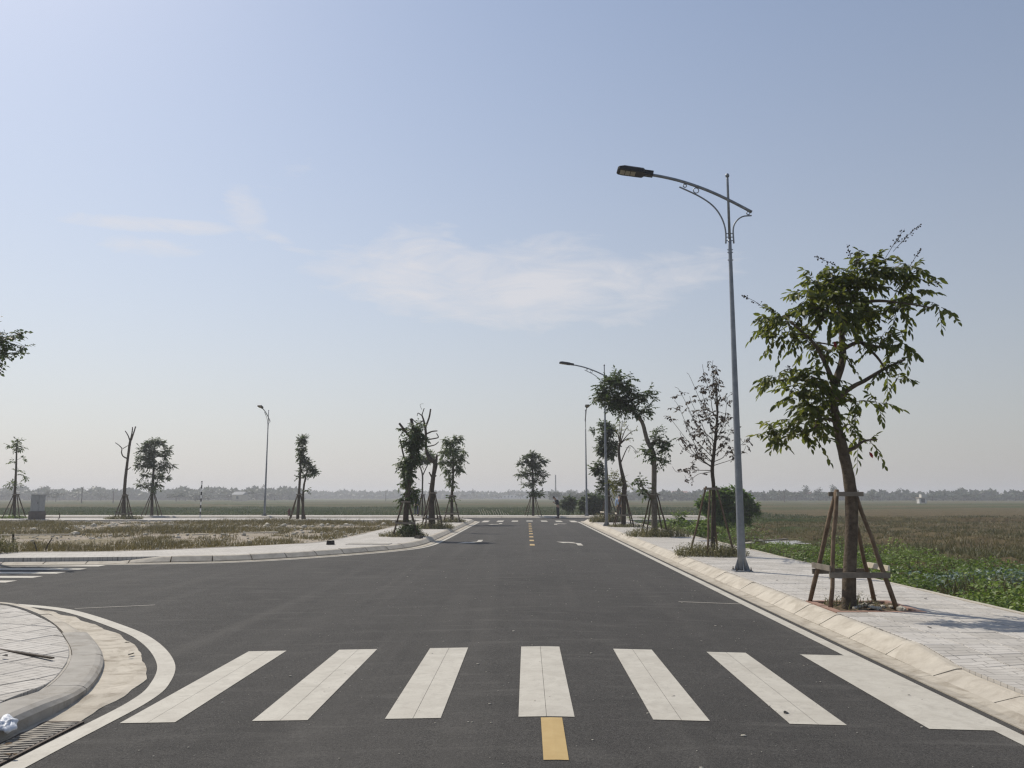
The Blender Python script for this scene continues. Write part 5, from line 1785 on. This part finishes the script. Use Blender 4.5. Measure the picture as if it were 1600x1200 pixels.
# flecks of grit on the asphalt
N = 700
xx = rng.uniform(-3.0, 3.3, N); yy = 3.9 + 22 * rng.random(N) ** 1.6
sz = rng.gamma(1.3, .0022, N) + .002
V = (base[None] * rng.uniform(.6, 1.3, (N, 12, 1)) * np.array([1.4, 1, .35])) * sz[:, None, None] + np.stack([xx, yy, roadz(xx, yy) + .004], 1)[:, None, :]
F = (fidx[None] + (np.arange(N) * 12)[:, None, None]).reshape(-1, 3)
stuff_mesh('road_grit', (V.reshape(-1, 3), [F], np.zeros(N * 12)), M['stone'], label='pale flecks of grit on the asphalt', cat='grit')

# black blocks on the left sidewalk, planks and sticks on the lot
M['soot'] = simple('blackened_block', (0.018, 0.016, 0.015), (0.04, 0.036, 0.033), 9, .9, .5)
for (x, y, s3, rz, lab) in ((-6.25, 26.4, (.26, .16, .13), .3, 'small black block lying on the left sidewalk near the lot'), (-3.95, 30.3, (.42, .14, .10), -.9, 'black block beside the kerb near the ivy clad tree')):
    m = MB().box((0, 0, 0), s3, taper=.9)
    o = m.build('charred_block', M['soot'], bevel=.015); o.location = (x, y, .08 + s3[2] / 2); o.rotation_euler = (0, 0, rz)
    tag(o, lab, 'block')
for (x0, y0, x1, y1, w, lab) in ((-11.6, 33.8, -10.2, 33.9, .20, 'pale plank lying in the dry grass of the lot'), (-13.0, 32.1, -12.4, 32.2, .14, 'short pale board in the dry grass left of the plank'), (-22.3, 31.5, -17.6, 31.8, .10, 'long thin pale pole lying across the lot at the left')):
    m = MB().bar((x0, y0, .13), (x1, y1, .15), w, .045)
    tag(m.build('lot_plank', M['board_pale']), lab, 'plank')
for (x, y, h_, lean_, lab, r0) in ((-15.2, 24.4, .52, (-.03, 0), 'short dark upright post at the near edge of the lot', .04), (-13.85, 23.7, .42, (.20, 0), 'slanted stick beside the short post on the lot', .022), (-14.1, 23.8, .30, (-.16, .05), 'crooked twig leaning by the short post', .018)):
    m = MB(); m.tube([(0, 0, -.05), (lean_[0] * .4, 0, h_ * .5), (lean_[0], lean_[1], h_)], [r0, r0 * .9, r0 * .7], 7)
    o = m.build('lot_stick', M['bark_dark']); o.location = (x, y, 0); tag(o, lab, 'stick')
m = MB(); m.tube([(0, 0, 0), (.08, 0, .2), (.05, 0, .45)], .03, 6); o = m.build('lot_stick', M['bark_dark']); o.location = (-31.3, 54.9, .06)
tag(o, 'small dark stick standing right of the grey cabinet', 'stick')
# dark strip laid on the near-left paving to stand for a crack
m = MB().box((0, 0, 0), (.035, .95, .014)); o = m.build('crack_strip', M['bark_dark']); o.location = (-4.95, 8.25, .067); o.rotation_euler = (0, R(1), R(62))
tag(o, 'dark strip standing for a crack across the left corner paving', 'strip')
# patches on the left sidewalk: two flush covers
for (x, y, w, lab) in ((-5.35, 26.9, .9, 'grey flush cover in the left sidewalk nearer the lot'), (-4.65, 26.75, .5, 'grey flush cover in the left sidewalk nearer the kerb')):
    m = MB().box((0, 0, 0), (w, .75, .012)); o = m.build('inspection_cover', M['kerb_grey']); o.location = (x, y, .0875); tag(o, lab, 'cover')


# ------------------------------------------------------------------ people
M['skin'] = simple('skin', (0.36, 0.22, 0.15), (0.42, 0.26, 0.18), 9, .6)
M['hair'] = simple('black_hair', (0.012, 0.010, 0.009), (0.02, 0.017, 0.015), 30, .6)
M['cloth_dark'] = simple('dark_cloth', (0.018, 0.019, 0.026), (0.032, 0.034, 0.042), 9, .9)
M['cloth_navy'] = simple('navy_cloth', (0.03, 0.035, 0.075), (0.05, 0.055, 0.10), 9, .9)
M['cloth_blue'] = simple('light_blue_cloth', (0.28, 0.37, 0.52), (0.38, 0.47, 0.62), 9, .9)
M['shoe'] = simple('dark_shoe', (0.02, 0.018, 0.017), (0.035, 0.03, 0.028), 9, .7)


def skin(name, nodes, edges, mat, parent, root=0):
    me = bpy.data.meshes.new(name)
    me.from_pydata([n_[0] for n_ in nodes], edges, [])
    me.materials.append(mat)
    o = link(bpy.data.objects.new(name, me)); o.parent = parent
    md = o.modifiers.new('skin', 'SKIN'); md.use_smooth_shade = True
    if not me.skin_vertices: me.attributes.new('x', 'FLOAT', 'POINT')
    for i, n_ in enumerate(nodes):
        sv = me.skin_vertices[0].data[i]; sv.radius = n_[1]; sv.use_root = (i == root)
    sb = o.modifiers.new('sub', 'SUBSURF'); sb.levels = 1; sb.render_levels = 1
    return o


def person(loc, rz, label, shirt, trousers, bow=0.25, phone=True, height=1.66, stoop=0.06):
    """facing local -Y; standing"""
    root = empty('person', loc, rz); tag(root, label, 'person')
    k = height / 1.66
    P = lambda x, y, z: (x * k, y * k, z * k)
    hip, waist, chest, neck = P(0, 0, .88), P(0, -.01, 1.05), P(0, -stoop * .5, 1.24), P(0, -stoop - .03, 1.40)
    head0, head1 = P(0, -stoop - .05 - bow * .15, 1.47), P(0, -stoop - .09 - bow * .35, 1.58 - bow * .08)
    nodes = [(hip, (.135, .10)), (waist, (.12, .09)), (chest, (.15, .10)), (neck, (.058, .058)), (head0, (.075, .085)), (head1, (.078, .095))]
    edges = [(0, 1), (1, 2), (2, 3), (3, 4), (4, 5)]
    arms, legs = {}, {}
    for s_ in (-1, 1):
        sh = P(.18 * s_, -stoop * .8, 1.34)
        if phone:
            elb, wr, hd = P(.22 * s_, -.02, 1.08), P(.11 * s_, -.24, 1.16), P(.05 * s_, -.30, 1.19)
        else:
            elb, wr, hd = P(.23 * s_, .03, 1.07), P(.23 * s_, -.03, .84), P(.22 * s_, -.05, .77)
        hp, kn, an, toe = P(.09 * s_, 0, .84), P(.10 * s_, -.015, .47), P(.10 * s_, .02, .09), P(.105 * s_, -.13, .04)
        b = len(nodes)
        nodes += [(sh, (.055, .055)), (elb, (.042, .042)), (wr, (.030, .030)), (hd, (.034, .022)), (hp, (.082, .085)), (kn, (.056, .058)), (an, (.040, .042)), (toe, (.040, .030))]
        edges += [(2, b), (b, b + 1), (b + 1, b + 2), (b + 2, b + 3), (0, b + 4), (b + 4, b + 5), (b + 5, b + 6), (b + 6, b + 7)]
        arms[s_] = (sh, elb, wr, hd); legs[s_] = (hp, kn, an, toe)
    body = skin('body', nodes, edges, M['skin'], root)
    # fingers
    for s_ in (-1, 1):
        h_ = Vector(arms[s_][3]); d = (h_ - Vector(arms[s_][2])).normalized()
        for q in range(5):
            off = Vector((.011 * (q - 2), 0, .0)) if q < 4 else Vector((-.022 * s_, 0, .01))
            L = (.05, .06, .055, .045, .035)[q]
            m = MB(); m.tube([h_ + off, h_ + off + d * L * .6, h_ + off + d * L + Vector((-.01 * s_, 0, -.012))], [.008, .0075, .006], 5)
            m.build('finger', M['skin'], body)
    # clothes
    n2 = [(hip, (.15, .115)), (waist, (.138, .105)), (chest, (.168, .118)), (tuple(Vector(neck) - Vector((0, 0, .035))), (.068, .068))]
    e2 = [(0, 1), (1, 2), (2, 3)]
    for s_ in (-1, 1):
        sh, elb, wr, hd = arms[s_]; b = len(n2)
        n2 += [(sh, (.068, .068)), (elb, (.055, .055)), (tuple(Vector(elb).lerp(Vector(wr), .85)), (.044, .044))]
        e2 += [(2, b), (b, b + 1), (b + 1, b + 2)]
    skin('shirt', n2, e2, shirt, root)
    n3 = [(tuple(Vector(hip) + Vector((0, 0, .03))), (.146, .112)), (hip, (.146, .115))]; e3 = [(0, 1)]
    for s_ in (-1, 1):
        hp, kn, an, toe = legs[s_]; b = len(n3)
        n3 += [(hp, (.098, .10)), (kn, (.072, .074)), (tuple(Vector(an) + Vector((0, 0, .01))), (.062, .066))]
        e3 += [(1, b), (b, b + 1), (b + 1, b + 2)]
    skin('trousers', n3, e3, trousers, root)
    for s_ in (-1, 1):
        hp, kn, an, toe = legs[s_]
        heel = Vector((an[0], an[1] + .04, .045 * k)); t_ = Vector(toe)
        skin('shoe', [(tuple(heel), (.048, .045)), (tuple(heel.lerp(t_, .5)), (.046, .042)), (tuple(t_ + Vector((0, -.03, 0))), (.044, .032))], [(0, 1), (1, 2)], M['shoe'], root)
    h0, h1 = Vector(head0), Vector(head1)
    up_ = (h1 - h0).normalized()
    skin('hair', [(tuple(h0 + Vector((0, .045, .05))), (.068, .05)), (tuple(h1 + Vector((0, .03, .03))), (.088, .085)), (tuple(h1 + Vector((0, -.03, .045))), (.07, .05))], [(0, 1), (1, 2)], M['hair'], root)
    fc = h1.lerp(h0, .35) + Vector((0, -.085, -.01))
    m = MB(); m.add([fc + Vector((-.013, 0, -.02)), fc + Vector((.013, 0, -.02)), fc + Vector((0, -.022, -.016)), fc + Vector((0, .0, .025))], [(0, 1, 2), (1, 3, 2), (3, 0, 2), (1, 0, 3)]); m.build('nose', M['skin'], body)
    for s_ in (-1, 1):
        m = MB(); m.add([fc + Vector((.03 * s_, .004, .022)) + Vector(v_) * .010 for v_ in ico_v], ico_f); m.build('eye', M['hair'], body)
        m = MB(); m.add([h1.lerp(h0, .45) + Vector((.082 * s_, .0, -.005)) + Vector((v_[0] * .008, v_[1] * .018, v_[2] * .028)) for v_ in ico_v], ico_f); m.build('ear', M['skin'], body)
    m = MB().box(fc + Vector((0, .004, -.04)), (.04, .008, .008)); m.build('mouth', M['cloth_dark'], body)
    if phone:
        ph = MB().box(P(0, -.345, 1.21), (.075, .012, .15), Matrix.Rotation(R(-40), 3, 'X')).build('phone', M['black'])
        ph.matrix_world = Matrix.Translation(Vector(loc)) @ Matrix.Rotation(rz, 4, 'Z')
        tag(ph, 'dark mobile phone held by the standing person at the road end', 'phone')
    return root


person((2.42, 64.6, -.068), R(-78), 'person in dark clothes standing at the road end looking down at a phone', M['cloth_dark'], M['cloth_dark'], bow=.28, phone=True, height=1.72, stoop=.12).scale = (1.2, 1.2, 1.0)
person((6.18, 55.6, .08), R(165), 'person in a light blue shirt standing behind the leaning tree', M['cloth_blue'], M['cloth_dark'], bow=.1, phone=False, height=1.66)
person((-8.85, 66.2, .08), R(20), 'person in navy clothes beyond the cross road behind the left tree row', M['cloth_navy'], M['cloth_navy'], bow=.2, phone=False, height=1.62)

# ------------------------------------------------------------------ far background
far_leaf = leaf_mat('far_leaf', (0.024, 0.038, 0.018), (0.04, 0.058, 0.026), (0.065, 0.085, 0.036), (0.02, 0.03, 0.005), 0.2)
far_wall = [simple('far_wall_white', (0.5, 0.49, 0.46), (0.62, 0.6, 0.56), .4, .8), simple('far_wall_cream', (0.42, 0.36, 0.27), (0.5, 0.44, 0.34), .4, .8), simple('far_wall_grey', (0.28, 0.28, 0.28), (0.36, 0.36, 0.36), .4, .8)]
far_roof = [simple('far_roof_red', (0.20, 0.09, 0.06), (0.28, 0.13, 0.09), .5, .8), simple('far_roof_grey', (0.17, 0.18, 0.19), (0.25, 0.26, 0.27), .5, .7)]
far_glass = simple('far_window', (0.03, 0.035, 0.04), (0.06, 0.065, 0.07), 1, .3)


def crown_data(r0, n, sx_=1.0, sz_=.8, leafs=.9, seed=0):
    g_ = np.random.default_rng(seed)
    nb_ = 7
    c = g_.normal(0, .42, (nb_, 3)) * np.array([sx_, sx_, sz_]) * r0
    i = g_.integers(0, nb_, n)
    d = unit(g_.normal(size=(n, 3)))
    p = c[i] + d * (r0 * .55) * np.cbrt(g_.random(n))[:, None] * np.array([1, 1, .8])
    ax = g_.normal(size=(n, 3)); nr = d + np.array([0, 0, .5])
    sz = g_.uniform(.5, 1.2, n) * leafs
    return leaf_batch(p, ax, nr, sz, sz * .7, np.clip(g_.normal(.45, .25, n), 0, 1), 4)


variants = []
for k in range(5):
    V, F, T_ = crown_data(1.0, 260, 1.0 + .25 * (k % 2), .75 + .12 * (k % 3), .34, 40 + k)
    me = np_mesh('crown', V, F, T_); me.materials.append(far_leaf); variants.append(me)
tall = []
for k in range(2):
    V, F, T_ = crown_data(1.0, 240, .6, 1.3, .32, 60 + k)
    me = np_mesh('crown', V, F, T_); me.materials.append(far_leaf); tall.append(me)
trunk_me = MB().lathe([(.06, -1), (.045, 0), (.03, .5)], 6).mesh('trunk', M['bark_dark'])


def far_tree(x, y, top, w, label, group, tall_=False):
    z0 = -.5
    root = empty('far_tree', (x, y, z0)); tag(root, label, 'tree', group)
    ch = (top - z0)
    o = link(bpy.data.objects.new('crown', random.choice(tall if tall_ else variants))); o.parent = root
    o.location = (0, 0, ch * .58); o.scale = (w / 2, w / 2, ch * .42); o.rotation_euler = (0, 0, random.uniform(0, 6.28))
    q = link(bpy.data.objects.new('trunk', trunk_me)); q.parent = root
    q.location = (0, 0, ch * .45); q.scale = (w * .5, w * .5, ch * .47)
    return root


ORD = ['first', 'second', 'third', 'fourth', 'fifth', 'sixth', 'seventh', 'eighth', 'ninth', 'tenth', 'eleventh', 'twelfth', 'thirteenth', 'fourteenth', 'fifteenth', 'sixteenth', 'seventeenth', 'eighteenth']


def skyline(x0p, x1p, Y, ytop, ybase_m, wpx, label, group, n, jitter=4, tallp=.15):
    for k in range(n):
        px = x0p + (x1p - x0p) * (k + random.uniform(.1, .9)) / n
        tl = random.random() < tallp
        py = ytop + random.uniform(-jitter, jitter) - (4 if tl else 0)
        yy_ = Y * random.uniform(.93, 1.07)
        p = at(px, py, yy_)
        w = wpx * yy_ / FPX * random.uniform(.8, 1.4) * (.6 if tl else 1)
        far_tree(p.x, yy_, max(1.5, p.z), w, label + ', ' + ORD[k] + ' from the left', group, tl)


# belts of wood that read as one mass: low, behind the single trees
def belt(name, px0, px1, Y, top_px, h_jit, n, label, leafs):
    px = rng.uniform(px0, px1, n)
    yy_ = Y * rng.uniform(.97, 1.08, n)
    e0 = np.array([list(at(a, top_px, b)) for a, b in zip(px, yy_)])
    tops = np.maximum(1.2, e0[:, 2] + h_jit * (snoise(px, np.zeros(n), .06, 3) + .5 * snoise(px, np.zeros(n), .2, 5)))
    zz_ = -.5 + (tops + .5) * np.sqrt(rng.random(n))
    ax = rng.normal(size=(n, 3)); nr = rng.normal(size=(n, 3)) + np.array([0, -.6, .6])
    sz = rng.uniform(.6, 1.3, n) * leafs
    V, F, T_ = leaf_batch(np.stack([e0[:, 0], yy_, zz_], 1), ax, nr, sz, sz * .75, np.clip(rng.normal(.45, .25, n), 0, 1), 4)
    stuff_mesh(name, (V, F, T_), far_leaf, label=label, cat='wood')


belt('far_wood', -60, 470, 520, 768, 1.3, 14000, 'hazy belt of trees along the left horizon', 3.0)
belt('far_wood', 440, 900, 820, 772, 1.2, 11000, 'faint belt of trees along the middle horizon', 4.4)
belt('far_wood', 860, 1700, 460, 774, 1.2, 16000, 'hazy belt of trees along the right horizon', 2.6)
skyline(-20, 170, 470, 762, 0, 26, 'hazy tree on the left horizon behind the grey cabinet', 'trees on the left horizon', 9)
skyline(270, 440, 430, 765, 0, 24, 'hazy tree on the left horizon between striped post and lamp', 'trees on the horizon by the lamp', 10, 3)
skyline(60, 110, 330, 770, 0, 18, 'nearer dark tree in the field behind the grey cabinet', 'field trees behind the cabinet', 2)
skyline(265, 335, 330, 771, 0, 26, 'nearer broad tree in the field left of the lone lamp', 'field trees by the striped post', 3, 2, 0)
skyline(700, 880, 700, 771, 0, 12, 'faint small tree on the middle horizon', 'trees on the middle horizon', 10, 2)
skyline(860, 950, 330, 768, 0, 22, 'hazy tree beyond the standing person', 'trees beyond the standing person', 5, 3)
skyline(960, 1110, 420, 768, 0, 22, 'hazy tree on the horizon between the right row trees', 'trees on the right of centre horizon', 9, 3)
skyline(1190, 1330, 400, 766, 0, 22, 'hazy tree on the horizon left of the crape myrtle', 'trees on the horizon by the crape myrtle', 9, 3)
skyline(1340, 1620, 400, 771, 0, 24, 'hazy tree on the right horizon', 'trees on the right horizon', 14, 3)

hw_ = MB()


def far_house(px, Y, wpx, ytop, k, label, group, d_=7.0):
    p = at(px, ytop, Y)
    w = wpx * Y / FPX; h = max(1.6, p.z + .5)
    root = empty('far_house', (p.x, Y, -.5)); tag(root, label, 'house', group)
    wm = far_wall[k % 3]
    MB().box((0, 0, h / 2), (w, d_, h)).build('wall', wm, root)
    if k % 2:
        m = MB(); e = .3
        m.add([(-w / 2 - e, -d_ / 2 - e, h + .01), (w / 2 + e, -d_ / 2 - e, h + .01), (w / 2 + e, d_ / 2 + e, h + .01), (-w / 2 - e, d_ / 2 + e, h + .01), (-w / 2 - e, 0, h + 1.5), (w / 2 + e, 0, h + 1.5)],
              [(0, 1, 5, 4), (2, 3, 4, 5), (0, 4, 3), (1, 2, 5), (3, 2, 1, 0)])
        m.build('roof', far_roof[k % 3 != 0], root)
    else:
        MB().box((0, 0, h + .1), (w + .4, d_ + .4, .2)).build('roof', far_wall[(k + 1) % 3], root)
        MB().box((w * .2, 0, h + .7), (1.6, 1.6, 1.0)).build('stair_head', wm, root)
    nf = max(1, int(h / 3)); nc = max(1, int(w / 3))
    wme = MB().box((0, 0, 0), (1.1, .1, 1.3)).mesh('window', far_glass)
    for a in range(nf):
        for b in range(nc):
            o = link(bpy.data.objects.new('window', wme)); o.parent = root
            o.location = (-w / 2 + w * (b + .5) / nc, -d_ / 2 - .03, h * (a + .55) / nf)
    return root


HG = 'houses along the right horizon'
for k, (px, wpx, yt) in enumerate(((1205, 14, 772), (1222, 12, 770), (1246, 18, 769), (1262, 10, 771), (1292, 16, 773), (1372, 12, 773), (1392, 16, 772), (1412, 10, 774), (1432, 20, 773), (1462, 12, 774), (1478, 16, 773), (1502, 14, 775), (1521, 22, 772), (1546, 12, 775), (1568, 18, 773), (1590, 12, 775), (1612, 18, 773))):
    far_house(px, random.uniform(560, 640), wpx, yt + 1, k, 'pale hazy house in the village on the right horizon, ' + ORD[k] + ' from the left', HG)
HG = 'houses along the middle horizon'
for k, (px, wpx, yt) in enumerate(((1002, 14, 772), (1040, 8, 768), (1062, 22, 770))):
    far_house(px, random.uniform(640, 700), wpx, yt, k + 1, 'pale hazy house on the horizon between the bent and sparse trees, ' + ORD[k] + ' from left', HG)
far_house(375, 400, 16, 773, 1, 'pale hazy house on the left horizon beside the lone lamp', None)
far_house(800, 760, 60, 773, 0, 'long low faint building on the middle horizon', None)
# white shed out in the field
wh = far_house(1440, 262, 11, 781, 0, 'small bright white shed standing out in the right field', None, 1.8)
wh.name = 'white_shed'
# slim mast on the horizon and utility poles
p = at(868, 742, 430)
mst = empty('far_mast', (p.x, 430, -.5)); tag(mst, 'thin pale mast on the horizon above the standing person', 'mast')
MB().tube([(0, 0, 0), (0, 0, p.z + .5)], [.45, .3], 8).build('shaft', far_wall[2], mst)
MB().box((0, 0, 1), (2.2, 2.2, 2.2)).build('footing', far_wall[2], mst)
for (px, py, Y, lab) in ((129, 762, 260, 'thin utility pole in the field behind the grey cabinet'), (178, 767, 280, 'thin utility pole in the field left of the pruned tree'), (603, 766, 380, 'faint utility pole in the field left of the ivy clad tree'), (1225, 766, 300, 'faint utility pole on the horizon right of the near lamp')):
    p = at(px, py, Y)
    r_0 = empty('utility_pole', (p.x, Y, -.5)); tag(r_0, lab, 'pole', 'utility poles in the fields')
    MB().tube([(0, 0, 0), (0, 0, p.z + .5)], [.2, .13], 6).build('shaft', M['bark_grey'], r_0)
    MB().box((0, 0, p.z + .1), (1.4, .12, .12)).build('cross_arm', M['bark_grey'], r_0)

# ------------------------------------------------------------------ haze
hz = MB().box((0, 625, 7.0), (2960, 1750, 17.4)).build('haze')
tag(hz, kind='stuff')
hm, hn, hlk, hout = new_mat('haze_air')
pv = hn.new('ShaderNodeVolumePrincipled')
pv.inputs['Color'].default_value = (0.95, 0.96, 1.0, 1)
pv.inputs['Density'].default_value = 0.0009
pv.inputs['Anisotropy'].default_value = 0.2
hlk.new(pv.outputs[0], hout.inputs['Volume'])
hz.data.materials.append(hm)
